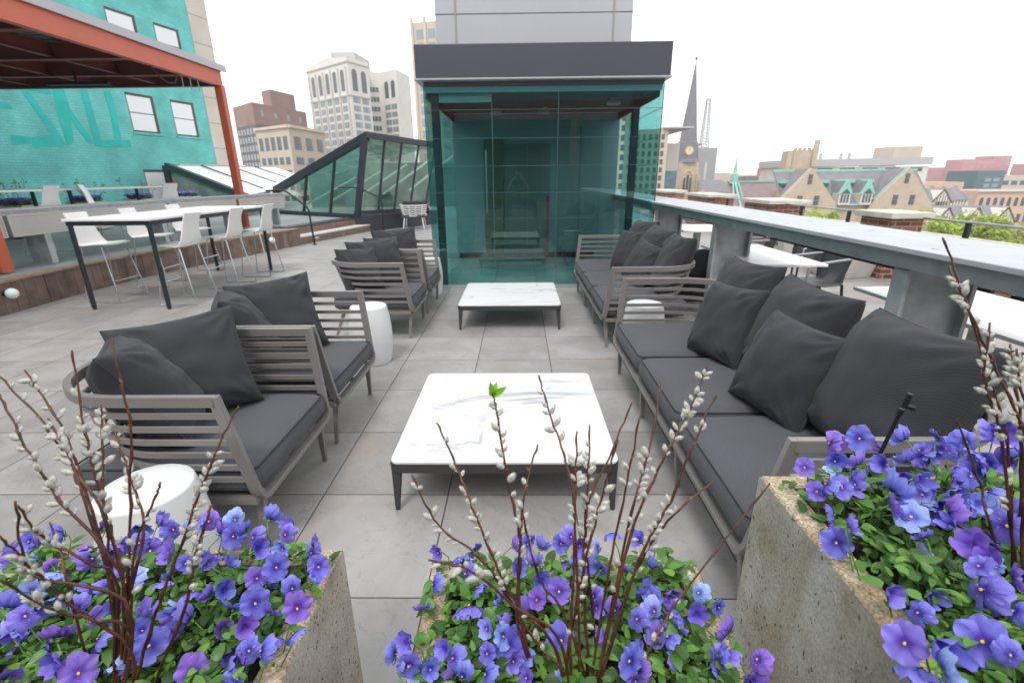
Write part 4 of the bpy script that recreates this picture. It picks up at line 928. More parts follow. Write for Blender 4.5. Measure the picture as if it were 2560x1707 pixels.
def terr_chair(label, x, y, rz):
    t = thing('terrace_chair', label, 'chair', (x, y, 0), rz, 'dark terrace chairs')
    s = MB(); vs = []; n = 8
    prof = [(.22, .455), (.0, .435), (-.16, .445), (-.22, .55), (-.26, .70), (-.28, .80)]; wd = [.21, .22, .21, .22, .22, .19]
    for (x_, z), w_ in zip(prof, wd):
        for j in range(n+1): v = -1+2*j/n; vs.append((x_+(.06*v*v if z > .5 else 0), v*w_, z))
    s.add(vs, [(k*(n+1)+j, k*(n+1)+j+1, (k+1)*(n+1)+j+1, (k+1)*(n+1)+j) for k in range(5) for j in range(n)])
    o = s.build('shell', M['mesh_chair'], t, smooth=60); md = o.modifiers.new('t', 'SOLIDIFY'); md.thickness = .012
    for sx, sy in ((.2, .2), (.2, -.2), (-.2, .2), (-.2, -.2)): s = MB(); s.bar((sx*.9, sy*.95, .44), (sx*1.15, sy*1.15, 0), .024, .024); s.build('leg', M['black'], t)
    for sy in (-1, 1): s = MB(); s.tube([(-.24, sy*.22, .70), (.10, sy*.25, .66), (.2, sy*.245, .62), (.19, sy*.22, .45)], .012, 8); s.build('armrest', M['galv'], t, smooth=60)
    return t
terr_chair('dark terrace chair with pale arms just beyond the white table between the posts', 2.98, 4.85, R(180))
terr_chair('dark terrace chair at the far side of the table between the posts', 3.5, 6.1, R(200))
terr_chair('dark terrace chair by the small far table near the lobby', 3.05, 6.35, R(140))
terr_chair('dark terrace chair behind the brick wall side of the rightmost table', 3.75, 2.6, R(185))
t = thing('bolster', 'black rounded cushion on the terrace seat behind the far sofa', 'cushion', (2.05, 5.35, .50)); 
s = MB(); s.sphere((0, 0, 0), .22, 20, 14, (.7, 1.2, .9)); s.build('cover', M['pillow'], t, smooth=180)
bn = thing('terrace_bench', 'dark seat below the bar counter behind the far sofa', 'bench', (2.05, 5.3, 0))
s = MB(); s.box((-.2, -.6, .30), (.25, .6, .36)); s.build('seat', M['black'], bn, bevel=.01)
for y in (-.5, .5): s = MB(); s.box((-.18, y-.03, 0), (.22, y+.03, .299)); s.build('leg', M['black'], bn)

# brick parapet, piers with stone caps, post and rail
pp = thing('brick_parapet', 'low red brick parapet with pale coping along the terrace edge', 'parapet', (5.95, 9, 0)); org = (5.95, 9, 0)
s = MB(); s.box((5.8, -3, .0), (6.1, 30, .56)); s.build('wall', M['brick'], pp, org)
s = MB(); s.box((5.74, -3, .561), (6.16, 30, .63)); s.build('coping', M['stone_cap'], pp, org, bevel=.01)
rl = thing('post_rail', 'thin grey rail on black posts above the brick parapet', 'railing', (5.66, 9, 0)); org = (5.66, 9, 0)
s = MB(); s.tube([(5.66, -3, .875), (5.66, 30, .875)], .016, 10); s.build('top_rail', M['galv'], rl, org)
for y in (1.2, 2.9, 4.65, 6.25, 8.55, 10.0, 11.8, 13.6, 16, 19): s = MB(); s.box((5.64, y-.028, 0), (5.68, y+.028, .862)); s.build('post', M['black'], rl, org)
for z in (.2, .36, .52, .68): s = MB(); s.tube([(5.66, -3, z), (5.66, 30, z)], .003, 5); s.build('cable', M['galv'], rl, org)
for i, (x0, x1, y0, y1, lab) in enumerate(((5.2, 5.8, 6.95, 7.75, 'broad brick pier with pale stone cap, nearest of the four'), (5.30, 6.2, 10.6, 12.0, 'brick pier with stone cap, second from the camera'), (5.35, 6.2, 14.2, 16.2, 'brick pier with stone cap, third from the camera'), (5.35, 6.2, 18.5, 20.6, 'farthest brick pier with stone cap, right beside the lobby glass'))):
    t = thing('brick_pier', lab, 'pier', ((x0+x1)/2, (y0+y1)/2, 0), 0, 'brick piers with stone caps'); o_ = t.location
    s = MB(); s.box((x0+.08, y0+.08, .0), (x1-.08, y1-.08, .86)); s.build('shaft', M['brick'], t, o_)
    s = MB(); s.box((x0, y0, .861), (x1, y1, .945)); s.build('cap', M['stone_cap'], t, o_, bevel=.012)
# angular white planters on the terrace
for x, y, sx, lab in ((4.95, 7.45, .55, 'angular off-white planter with grasses seen under the bar counter'), (5.3, 9.2, .45, 'farther off-white planter seen under the bar counter by the brick wall')):
    t = thing('terrace_planter', lab, 'planter', (x, y, 0), .3, 'off-white terrace planters')
    s = MB(); P_ = [(sx*math.cos(a), sx*math.sin(a), 0) for a in [math.pi*2*i/6 for i in range(6)]]
    vs = [(p[0]*.75, p[1]*.75, 0) for p in P_]+[(p[0], p[1], .5) for p in P_]+[(p[0]*.88, p[1]*.88, .5) for p in P_]+[(p[0]*.88, p[1]*.88, .42) for p in P_]
    s.add(vs, [(k*6+j, k*6+(j+1) % 6, k*6+6+(j+1) % 6, k*6+6+j) for k in range(3) for j in range(6)]+[(18, 19, 20, 21, 22, 23), (5, 4, 3, 2, 1, 0)])
    s.build('tub', M['conc_pale'], t, bevel=.01); globals().setdefault('TPL', []).append(t)

FLOWERS = {
'L': [(-1.012,0.805,0.747,0.02,0),(-1.036,0.775,0.74,0.034,1),(-0.971,0.82,0.755,0.034,0),(-0.92,0.791,0.743,0.031,0),(-0.927,0.86,0.738,0.032,0),(-0.83,0.773,0.755,0.03,0),(-0.812,0.767,0.781,0.029,0),(-0.832,0.734,0.775,0.029,0),(-0.871,0.703,0.773,0.029,0),(-0.81,0.699,0.746,0.029,0),(-0.732,0.692,0.762,0.034,0),(-0.831,0.852,0.749,0.031,0),(-0.79,0.857,0.754,0.03,0),(-0.765,0.857,0.74,0.03,0),(-0.763,0.788,0.746,0.033,1),(-0.684,0.745,0.781,0.033,0),(-0.686,0.805,0.776,0.028,0),(-0.696,0.842,0.775,0.029,0),(-0.668,0.842,0.775,0.028,0),(-0.646,0.837,0.745,0.028,0),(-0.61,0.826,0.75,0.034,1),(-0.622,0.858,0.766,0.028,0),(-0.573,0.816,0.772,0.027,0),(-0.544,0.79,0.778,0.026,0),(-0.517,0.757,0.779,0.025,0),(-0.618,0.782,0.739,0.021,0),(-0.605,0.737,0.765,0.02,1),(-0.621,0.737,0.769,0.026,0),(-0.563,0.734,0.76,0.019,2),(-0.54,0.849,0.774,0.027,0),(-0.495,0.821,0.759,0.026,0),(-0.5,0.852,0.749,0.027,0),(-0.466,0.754,0.782,0.025,0),(-0.459,0.711,0.778,0.03,1),(-0.493,0.7,0.762,0.026,1),(-0.473,0.697,0.75,0.024,0),(-0.409,0.764,0.78,0.024,0),(-0.387,0.727,0.764,0.029,1),(-0.406,0.661,0.779,0.023,0),(-0.38,0.622,0.777,0.032,1),(-0.469,0.647,0.76,0.034,1),(-0.503,0.638,0.756,0.024,0),(-0.457,0.595,0.765,0.023,0),(-0.375,0.59,0.757,0.022,0),(-0.572,0.681,0.743,0.02,2),(-0.604,0.681,0.75,0.026,0),(-0.631,0.603,0.776,0.03,2),(-0.732,0.65,0.737,0.027,0),(-0.754,0.63,0.737,0.027,0),(-0.751,0.574,0.766,0.034,0),(-0.85,0.588,0.749,0.028,0),(-0.81,0.563,0.762,0.027,0),(-0.839,0.644,0.759,0.028,0),(-0.901,0.678,0.752,0.03,0),(-0.866,0.613,0.785,0.028,0),(-0.595,0.605,0.745,0.025,0),(-0.603,0.627,0.756,0.025,0),(-0.574,0.624,0.745,0.034,0),(-0.591,0.56,0.767,0.034,1),(-0.506,0.528,0.749,0.034,1),(-0.68,0.525,0.753,0.034,1),(-0.679,0.567,0.772,0.025,0),(-0.501,0.603,0.751,0.019,2),(-0.77,0.507,0.763,0.026,0),(-0.83,0.601,0.78,0.027,0),(-0.769,0.566,0.74,0.027,0),(-0.634,0.552,0.738,0.025,0),(-0.456,0.538,0.746,0.022,0)],
'C': [(-0.116,0.743,0.773,0.024,0),(-0.159,0.684,0.766,0.023,0),(-0.172,0.646,0.747,0.023,0),(-0.184,0.58,0.752,0.022,0),(-0.201,0.565,0.744,0.022,0),(-0.182,0.524,0.758,0.021,0),(-0.162,0.545,0.737,0.021,0),(-0.136,0.521,0.77,0.02,0),(-0.085,0.504,0.78,0.02,0),(-0.116,0.544,0.783,0.019,0),(-0.077,0.671,0.772,0.022,0),(-0.087,0.621,0.783,0.033,0),(-0.014,0.812,0.736,0.023,0),(0.017,0.806,0.749,0.025,0),(0.04,0.755,0.783,0.023,0),(0.029,0.721,0.774,0.023,0),(-0.004,0.732,0.756,0.024,0),(0.068,0.654,0.782,0.03,1),(0.029,0.651,0.766,0.024,1),(-0.033,0.642,0.776,0.022,0),(0.005,0.634,0.75,0.031,0),(-0.024,0.615,0.745,0.022,0),(0.038,0.701,0.757,0.023,0),(0.067,0.593,0.742,0.032,1),(-0.02,0.573,0.754,0.032,0),(-0.011,0.525,0.783,0.02,0),(0.009,0.522,0.752,0.02,0),(0.056,0.529,0.735,0.021,0),(0.086,0.82,0.737,0.025,0),(0.107,0.822,0.753,0.025,0),(0.118,0.774,0.774,0.024,0),(0.122,0.743,0.753,0.034,1),(0.16,0.792,0.75,0.025,0),(0.085,0.765,0.74,0.024,0),(0.186,0.797,0.784,0.025,0),(0.246,0.809,0.756,0.025,0),(0.252,0.747,0.745,0.025,0),(0.205,0.742,0.738,0.024,0),(0.234,0.697,0.738,0.033,0),(0.24,0.677,0.743,0.024,0),(0.316,0.664,0.769,0.023,0),(0.271,0.656,0.742,0.023,0),(0.284,0.647,0.737,0.023,0),(0.301,0.627,0.76,0.023,0),(0.226,0.601,0.747,0.026,1),(0.231,0.564,0.785,0.021,0),(0.268,0.616,0.741,0.023,0),(0.163,0.635,0.761,0.022,0),(0.135,0.573,0.774,0.021,0),(0.187,0.561,0.755,0.021,0),(0.164,0.525,0.784,0.031,0),(0.18,0.531,0.759,0.021,0),(0.249,0.551,0.747,0.022,0),(0.301,0.537,0.756,0.033,0),(0.352,0.611,0.737,0.034,0),(0.325,0.559,0.756,0.022,0),(0.35,0.522,0.747,0.022,0),(-0.051,0.507,0.779,0.02,0),(0.166,0.5,0.777,0.02,0)],
'R': [(0.631,0.864,0.95,0.027,0),(0.66,0.876,0.947,0.028,0),(0.692,0.87,0.958,0.033,0),(0.78,0.864,0.957,0.029,0),(0.829,0.877,0.925,0.03,0),(0.77,0.832,0.927,0.029,0),(0.777,0.806,0.958,0.028,0),(0.845,0.862,0.962,0.03,0),(0.867,0.864,0.938,0.031,0),(0.521,0.762,0.961,0.024,1),(0.519,0.716,0.943,0.024,1),(0.526,0.706,0.965,0.023,0),(0.598,0.779,0.935,0.026,0),(0.551,0.703,0.96,0.024,0),(0.592,0.73,0.948,0.029,0),(0.631,0.778,0.955,0.026,0),(0.6,0.798,0.952,0.026,0),(0.729,0.854,0.94,0.022,2),(0.696,0.796,0.92,0.032,0),(0.714,0.766,0.926,0.027,0),(0.629,0.691,0.959,0.034,0),(0.599,0.654,0.96,0.025,0),(0.695,0.725,0.961,0.03,0),(0.709,0.722,0.932,0.03,3),(0.627,0.644,0.948,0.034,3),(0.685,0.647,0.955,0.03,0),(0.79,0.756,0.947,0.028,0),(0.804,0.743,0.956,0.028,0),(0.854,0.775,0.941,0.034,0),(0.961,0.872,0.968,0.032,0),(0.978,0.877,0.969,0.034,0),(0.959,0.829,0.928,0.034,0),(1.018,0.877,0.961,0.033,0),(0.865,0.787,0.963,0.029,0),(0.797,0.707,0.919,0.028,0),(0.767,0.633,0.964,0.034,0),(0.737,0.606,0.963,0.034,0),(0.665,0.58,0.948,0.029,2),(0.611,0.589,0.917,0.02,2),(0.627,0.528,0.96,0.022,0),(0.497,0.617,0.921,0.029,1),(0.497,0.601,0.963,0.019,2),(0.671,0.62,0.948,0.024,0),(0.565,0.517,0.918,0.022,0),(0.522,0.487,0.923,0.021,0),(0.611,0.501,0.947,0.034,0),(0.625,0.472,0.943,0.022,0),(0.447,0.42,0.952,0.028,1),(0.475,0.41,0.961,0.034,0),(0.566,0.444,0.926,0.034,1),(0.474,0.417,0.915,0.034,0),(0.455,0.379,0.961,0.028,0),(0.646,0.514,0.916,0.023,0),(0.893,0.855,0.959,0.031,0),(0.9,0.868,0.931,0.031,0),(0.97,0.828,0.955,0.032,0),(0.739,0.701,0.954,0.026,0),(0.763,0.611,0.959,0.025,0),(0.564,0.413,0.943,0.02,0)],
}
WILLOW = {
'L': [([(-0.579,0.53,0.84),(-0.597,0.562,1.01),(-0.654,0.595,1.083),(-0.712,0.628,1.136),(-0.786,0.66,1.189)],4),([(-0.608,0.55,0.911),(-0.651,0.6,1.064),(-0.71,0.65,1.124),(-0.789,0.7,1.183)],7),([(-0.567,0.53,0.919),(-0.64,0.553,1.046),(-0.69,0.577,1.129),(-0.724,0.6,1.188)],11),([(-0.589,0.55,0.898),(-0.61,0.578,0.982),(-0.633,0.605,1.061),(-0.652,0.633,1.133),(-0.662,0.66,1.231)],13),([(-0.586,0.53,0.84),(-0.539,0.548,1.044),(-0.522,0.565,1.153),(-0.531,0.582,1.224),(-0.542,0.6,1.269)],0),([(-0.615,0.55,0.852),(-0.616,0.583,1.0),(-0.625,0.617,1.076),(-0.635,0.65,1.146)],6),([(-0.544,0.53,0.849),(-0.512,0.558,0.928),(-0.487,0.585,0.999),(-0.445,0.612,1.093),(-0.418,0.64,1.149)],12),([(-0.578,0.53,0.849),(-0.541,0.537,0.979),(-0.499,0.543,1.054),(-0.489,0.55,1.079)],3),([(-0.551,0.5,0.859),(-0.579,0.48,0.915),(-0.605,0.46,0.959),(-0.618,0.44,1.022)],4),([(-0.556,0.5,0.817),(-0.608,0.487,0.938),(-0.621,0.473,1.016),(-0.622,0.46,1.068)],6),([(-0.578,0.53,0.915),(-0.597,0.52,0.972),(-0.632,0.51,1.021),(-0.636,0.5,1.08)],8),([(-0.591,0.53,0.891),(-0.615,0.56,1.004),(-0.645,0.59,1.086),(-0.69,0.62,1.14)],9),([(-0.495,0.53,0.866),(-0.465,0.54,0.953),(-0.434,0.55,1.027),(-0.434,0.56,1.034)],7),([(-0.674,0.55,0.894),(-0.695,0.575,0.935),(-0.724,0.6,0.971)],1),([(-0.576,0.53,0.874),(-0.545,0.56,0.981),(-0.567,0.59,1.056),(-0.598,0.62,1.118)],9),([(-0.538,0.5,0.908),(-0.625,0.487,0.974),(-0.621,0.473,1.016),(-0.586,0.46,1.117)],5)],
'C': [([(0.063,0.53,0.756),(0.023,0.552,0.79),(-0.055,0.575,0.921),(-0.122,0.598,0.966),(-0.164,0.62,1.043)],9),([(0.052,0.53,0.801),(-0.016,0.562,0.875),(-0.062,0.595,0.976),(-0.092,0.628,1.038),(-0.128,0.66,1.11)],13),([(-0.003,0.55,0.82),(0.001,0.588,0.942),(-0.019,0.625,1.032),(-0.035,0.662,1.123),(-0.042,0.7,1.139)],8),([(-0.0,0.55,0.837),(0.004,0.58,1.004),(0.014,0.61,1.05),(0.028,0.64,1.083)],5),([(0.088,0.53,0.792),(0.079,0.578,1.006),(0.07,0.625,1.062),(0.047,0.672,1.118),(0.032,0.72,1.163)],4),([(0.075,0.53,0.792),(0.078,0.56,0.967),(0.08,0.59,1.056),(0.084,0.62,1.117)],6),([(0.105,0.55,0.748),(0.098,0.593,0.895),(0.106,0.637,1.023),(0.111,0.68,1.095)],7),([(0.122,0.57,0.741),(0.102,0.613,0.961),(0.141,0.657,1.05),(0.181,0.7,1.123)],8),([(0.124,0.54,0.761),(0.167,0.6,0.988),(0.207,0.66,1.086),(0.229,0.72,1.156)],9),([(0.119,0.53,0.756),(0.162,0.572,0.971),(0.21,0.615,1.069),(0.261,0.658,1.14),(0.294,0.7,1.188)],13),([(0.125,0.53,0.756),(0.172,0.552,0.951),(0.214,0.575,1.03),(0.249,0.598,1.122),(0.278,0.62,1.175)],8),([(0.109,0.53,0.747),(0.13,0.553,0.934),(0.151,0.577,1.065),(0.168,0.6,1.152)],2),([(0.138,0.55,0.767),(0.177,0.567,0.929),(0.232,0.583,1.009),(0.284,0.6,1.045)],3),([(0.17,0.53,0.731),(0.236,0.593,0.789),(0.317,0.657,0.839),(0.438,0.72,0.956)],3),([(0.058,0.5,0.847),(-0.009,0.487,0.933),(-0.062,0.473,1.004),(-0.11,0.46,1.033)],5),([(0.069,0.53,0.756),(0.087,0.553,0.893),(0.116,0.577,1.029),(0.14,0.6,1.114)],9),([(0.1,0.53,0.738),(0.06,0.537,0.87),(0.028,0.543,0.92),(0.004,0.55,1.028)],0)],
'R': [([(0.768,0.58,0.825),(0.741,0.604,0.969),(0.711,0.628,1.104),(0.681,0.652,1.19),(0.637,0.676,1.295),(0.602,0.7,1.381)],5),([(0.751,0.56,0.847),(0.719,0.584,1.024),(0.714,0.608,1.115),(0.67,0.632,1.205),(0.618,0.656,1.3),(0.605,0.68,1.344)],7),([(0.702,0.6,0.973),(0.7,0.63,1.02),(0.665,0.66,1.114)],0),([(0.779,0.6,0.891),(0.723,0.62,1.109),(0.7,0.64,1.202),(0.706,0.66,1.234)],10),([(0.743,0.58,0.91),(0.673,0.6,1.12),(0.647,0.62,1.191),(0.647,0.64,1.273)],11),([(0.745,0.55,0.939),(0.687,0.567,1.139),(0.659,0.583,1.195),(0.652,0.6,1.249)],8)],
}
# ------------------------------------------------------------------ planters, pansies, willow
M['leaf'] = mat('pansy leaf', (.075, .19, .028), .42, 0, island=.6, transl=.22, hue=.0)
M['leaf2'] = mat('young leaf', (.16, .33, .04), .45, 0, island=.3, transl=.3)
M['stem'] = mat('green stem', (.12, .25, .05), .5, island=.2)
M['twig'] = mat('willow bark', (.05, .014, .011), .5, 0, .55, 26, 4, bump=.3, bscale=120, c2=(.15, .05, .022))
M['bud'] = mat('twig bud', (.30, .12, .045), .5)
def petal_mat(name, base, dark, light):
    m = mat(name, base, .55, spec=.3); N, L = nodes(m); b = N['Principled BSDF']
    tc = N.new('ShaderNodeTexCoord'); ln = N.new('ShaderNodeVectorMath'); ln.operation = 'LENGTH'; L.new(tc.outputs['Object'], ln.inputs[0])
    n = N.new('ShaderNodeTexNoise'); n.inputs['Scale'].default_value = 60; L.new(tc.outputs['Object'], n.inputs['Vector'])
    d = math_(N, L, 'ADD', ln.outputs['Value'], math_(N, L, 'MULTIPLY', math_(N, L, 'SUBTRACT', n.outputs['Fac'], .5), .012))
    r = N.new('ShaderNodeMapRange'); r.inputs['From Max'].default_value = .036; L.new(d, r.inputs['Value'])
    cr = N.new('ShaderNodeValToRGB'); e = cr.color_ramp.elements; e[0].position = .16; e[0].color = (*dark, 1); e[1].position = .95; e[1].color = (*light, 1); x = e.new(.42); x.color = (*base, 1); L.new(r.outputs[0], cr.inputs[0])
    oi = N.new('ShaderNodeObjectInfo'); h = N.new('ShaderNodeHueSaturation'); a = N.new('ShaderNodeMapRange'); a.inputs['To Min'].default_value = .485; a.inputs['To Max'].default_value = .515; L.new(oi.outputs['Random'], a.inputs['Value']); L.new(a.outputs[0], h.inputs['Hue'])
    g = N.new('ShaderNodeNewGeometry'); v = N.new('ShaderNodeMapRange'); v.inputs['To Min'].default_value = .8; v.inputs['To Max'].default_value = 1.25; L.new(g.outputs['Random Per Island'], v.inputs['Value']); L.new(v.outputs[0], h.inputs['Value'])
    L.new(cr.outputs[0], h.inputs['Color']); L.new(h.outputs[0], b.inputs['Base Color'])
    tr = N.new('ShaderNodeBsdfTranslucent'); ms = N.new('ShaderNodeMixShader'); ms.inputs[0].default_value = .25; L.new(h.outputs[0], tr.inputs['Color']); L.new(b.outputs[0], ms.inputs[1]); L.new(tr.outputs[0], ms.inputs[2]); L.new(ms.outputs[0], N['Material Output'].inputs['Surface'])
    return m
M['petal'] = petal_mat('violet petal', (.17, .15, .62), (.06, .03, .36), (.27, .26, .78))
M['petal_v'] = petal_mat('purple petal', (.20, .12, .56), (.07, .025, .32), (.32, .21, .72))
M['petal_p'] = petal_mat('pale blue petal', (.30, .36, .85), (.08, .08, .5), (.42, .52, .92))
M['yolk'] = mat('yellow eye', (.85, .50, .02), .5)
M['calyx'] = mat('calyx', (.14, .30, .07), .5, island=.2)
def petal_geo(s, ang, length, width, cup, ruffle, zlift, seed, notch=0):
    rnd = random.Random(seed); nr, na = 6, 7; ph = rnd.uniform(0, 6); vs = []
    ca, sa = math.cos(ang), math.sin(ang)
    for i in range(nr+1):
        t = i/nr
        for j in range(na+1):
            v = -1+2*j/na
            wv = width*(math.sin(min(1, t*1.02)*math.pi*.62)**.75)*(.62+.38*(1-abs(t-.62)))
            y = v*wv*(1-.12*t*t); x = length*t*(1-.28*v*v*t)-notch*math.exp(-(v*3)**2)*length*t**4
            z = zlift*(1-t)*.4+cup*t*t+ruffle*1.7*math.sin(v*5+ph)*t*t-.3*width*v*v*(.3+.2*math.sin(ph))*t
            vs.append((x*ca-y*sa, x*sa+y*ca, z))
    fs = [(i*(na+1)+j, i*(na+1)+j+1, (i+1)*(na+1)+j+1, (i+1)*(na+1)+j) for i in range(nr) for j in range(na)]
    s.add(vs, fs)
def flower_mesh(kind, seed, m):
    rnd = random.Random(seed); s = MB(); r = .030
    if kind == 'bud':
        for k in range(4): petal_geo(s, k*1.57, r*.75, r*.35, r*1.0, .001, 0, seed+k)
    else:
        op = {'open': .05, 'cup': .45, 'droop': -.55, 'side': .8}[kind]
        jit = lambda a: a*(1+rnd.uniform(-.12, .12))
        petal_geo(s, R(68)+rnd.uniform(-.1, .1), jit(r*1.02), jit(r*.62), jit(op*r*1.1), .0022, -.0012, seed)
        petal_geo(s, R(112)+rnd.uniform(-.1, .1), jit(r*1.02), jit(r*.62), jit(op*r*.9), .0022, -.0018, seed+1)
        petal_geo(s, R(8)+rnd.uniform(-.1, .1), jit(r*.92), jit(r*.56), jit(op*r), .002, .0006, seed+2)
        petal_geo(s, R(172)+rnd.uniform(-.1, .1), jit(r*.92), jit(r*.56), jit(op*r), .002, .0008, seed+3)
        petal_geo(s, R(270)+rnd.uniform(-.08, .08), jit(r*1.0), jit(r*.78), jit(op*r*.8), .0028, .0016, seed+4, .14)
    return s.mesh('flower', m, smooth=180)
FM = {}
for ci, cm in enumerate(('petal', 'petal_v', 'petal_p')):
    for kind in ('open', 'cup', 'droop', 'side', 'bud'):
        FM[cm, kind] = [flower_mesh(kind, 100*ci+10*k+len(kind), M[cm]) for k in range(3)]
s = MB(); s.sphere((0, -.0015, .0018), .0023, 8, 6, (1, 1.2, .7)); EYE = s.mesh('flower_eye', M['yolk'], smooth=180)
s = MB()
for k in range(5):
    a = k*1.2566; c_, s_ = math.cos(a), math.sin(a); L_ = .015
    s.add([(0, 0, -.003), (c_*L_*.5-s_*.0035, s_*L_*.5+c_*.0035, -.004), (c_*L_, s_*L_, -.001), (c_*L_*.5+s_*.0035, s_*L_*.5-c_*.0035, -.004)], [(0, 1, 2, 3)])
s.sphere((0, 0, -.004), .004, 8, 6); CAL = s.mesh('calyx', M['calyx'])

def leaf_geo(s, base, d, length, width, bend, upn):
    d = d.normalized(); side = d.cross(upn)
    if side.length < .05: side = d.cross(Vector((1, 0, .2)))
    side.normalize(); n = side.cross(d); k = 5; vs = []
    for i in range(k+1):
        t = i/k; c = base+d*(length*t)+n*(-bend*length*t*t); w_ = width*math.sin(math.pi*min(1, .12+.88*t)**.85)**.8*(1 if i < k else .15)+(.0008 if i == 0 else 0)
        sc_ = 1+.08*(i % 2)
        vs += [c+side*w_*sc_+n*w_*.35, c, c-side*w_*sc_+n*w_*.35]
    s.add(vs, [(i*3+a, i*3+a+1, i*3+a+4, i*3+a+3) for i in range(k) for a in (0, 1)])

PL = {'L': dict(x0=-1.06, x1=-.387, y0=.28, y1=.842, H=.70, nm='left'), 'C': dict(x0=-.185, x1=.368, y0=.26, y1=.812, H=.70, nm='middle'), 'R': dict(x0=.497, x1=1.22, y0=.02, y1=.857, H=.88, nm='tall right')}
for key, P_ in PL.items():
    x0, x1, y0, y1, H_ = P_['x0'], P_['x1'], P_['y0'], P_['y1'], P_['H']; cx, cy = (x0+x1)/2, (y0+y1)/2; th = .045; org = Vector((cx, cy, 0))
    t = thing('concrete_planter', {'L': 'pitted concrete planter of pansies at the lower left', 'C': 'pitted concrete planter of pansies at the bottom centre', 'R': 'taller pitted concrete planter of pansies at the lower right, in front of the sofa'}[key], 'planter', org, 0, 'concrete planters in the foreground')
    # hollow box, walls tapering a touch, chipped rim
    def grid_face(a, b, c, d, nu, nv, amp, s):
        a, b, c, d = map(Vector, (a, b, c, d)); vs = []
        nn = (b-a).cross(d-a).normalized()
        for i in range(nu+1):
            for j in range(nv+1):
                p = a.lerp(b, i/nu).lerp(d.lerp(c, i/nu), j/nv); e = amp*noise.noise(p*9)+amp*.6*noise.noise(p*31)
                edge = i in (0, nu) or j in (0, nv)
                vs.append(p+nn*(e if not edge else 0))
        s.add(vs, [(i*(nv+1)+j, (i+1)*(nv+1)+j, (i+1)*(nv+1)+j+1, i*(nv+1)+j+1) for i in range(nu) for j in range(nv)])
    s = MB(); q = .003
    X0, X1, Y0, Y1 = x0, x1, y0, y1; zt = H_-q
    for a, b in (((X0, Y0), (X1, Y0)), ((X1, Y0), (X1, Y1)), ((X1, Y1), (X0, Y1)), ((X0, Y1), (X0, Y0))):
        grid_face((a[0], a[1], 0), (b[0], b[1], 0), (b[0], b[1], zt), (a[0], a[1], zt), 16, 16, .0018, s)
    s.build('box', M['conc'], t, org, smooth=40)
    s = MB(); o_ = [(x0, y0), (x1, y0), (x1, y1), (x0, y1)]; i_ = [(x0+th, y0+th), (x1-th, y0+th), (x1-th, y1-th), (x0+th, y1-th)]
    for k in range(4):
        a, b, c, d = o_[k], o_[(k+1) % 4], i_[(k+1) % 4], i_[k]; e = lambda p, f: (p[0]+(cx-p[0])*f, p[1]+(cy-p[1])*f)
        a2, b2 = e(a, .012), e(b, .012); N_ = 30; vs = []
        for i in range(N_+1):
            u = i/N_; L2 = lambda p, r_: (lerp(p[0], r_[0], u), lerp(p[1], r_[1], u))
            A_, A2, D_ = L2(a, b), L2(a2, b2), L2(d, c); w_ = .0016*noise.noise(Vector((A_[0]*25, A_[1]*25, 1))) if 0 < i < N_ else 0
            vs += [(A_[0], A_[1], H_-q-.004), (A2[0]+w_, A2[1]+w_, H_+w_), (D_[0], D_[1], H_), (D_[0], D_[1], H_-.12)]
        s.add(vs, [(i*4+j, i*4+4+j, i*4+5+j, i*4+1+j) for i in range(N_) for j in range(3)])
    s.build('rim', M['conc_rim'], t, org, smooth=30)
    s = MB(); n_ = 18; vs = []
    for i in range(n_+1):
        for j in range(n_+1): x, y = lerp(x0+th, x1-th, i/n_), lerp(y0+th, y1-th, j/n_); vs.append((x, y, H_-.045+.015*noise.noise(Vector((x*30, y*30, 0)))))
    s.add(vs, [(i*(n_+1)+j, (i+1)*(n_+1)+j, (i+1)*(n_+1)+j+1, i*(n_+1)+j+1) for i in range(n_) for j in range(n_)]); s.build('soil', M['soil'], t, org)
    # pansy plants: a grid of individuals, each with foliage and its own flowers
    nx, ny = (3, 3) if key != 'R' else (3, 4)
    ctrs = []
    for i in range(nx):
        for j in range(ny):
            ctrs.append(Vector((lerp(x0+.10, x1-.10, i/(nx-1))+random.uniform(-.02, .02), lerp(y0+.09, y1-.10, j/(ny-1))+random.uniform(-.02, .02), H_-.04)))
    rows = ('nearest', 'middle', 'farthest') if ny == 3 else ('nearest', 'second', 'third', 'farthest')
    plants = [thing('pansy_plant', 'violet-blue pansy in the %s row of the %s planter, %s' % (rows[k % ny], {'L': 'lower left', 'C': 'bottom centre', 'R': 'tall right'}[key], ('left side', 'centre', 'right side')[k//ny]), 'pansy', c, 0, 'pansies in the %s planter' % P_['nm']) for k, c in enumerate(ctrs)]
    fol = [MB() for _ in ctrs]; fol2 = [MB() for _ in ctrs]; stm = [MB() for _ in ctrs]
    dens = int(2900*(x1-x0)*(y1-y0)/.3)
    for _ in range(dens):
        x, y = random.uniform(x0+.012, x1-.012), random.uniform(y0+.012, y1-.012)
        if min(x-x0, x1-x, y-y0, y1-y) < th and random.random() < .72: continue
        if key == 'R' and x < x0+.10 and y > y1-.14 and random.random() < .75: continue
        k = min(range(len(ctrs)), key=lambda i: (ctrs[i].x-x)**2+(ctrs[i].y-y)**2); r_ = math.hypot(x-ctrs[k].x, y-ctrs[k].y)
        dome = .085-.9*r_*r_*4; z = H_-.02+max(.0, dome)*random.random()**.7
        ed = min(x-x0, x1-x, y-y0, y1-y)
        if ed < th: z = max(z, H_+.006)
        base = Vector((x, y, z)); out_ = Vector((x-ctrs[k].x, y-ctrs[k].y, 0)); a = random.uniform(0, 6.28)
        d = (out_*4+Vector((math.cos(a), math.sin(a), random.uniform(-.1, .8)))).normalized()
        L_ = random.uniform(.013, .031); tgt = fol2 if random.random() < .26 else fol
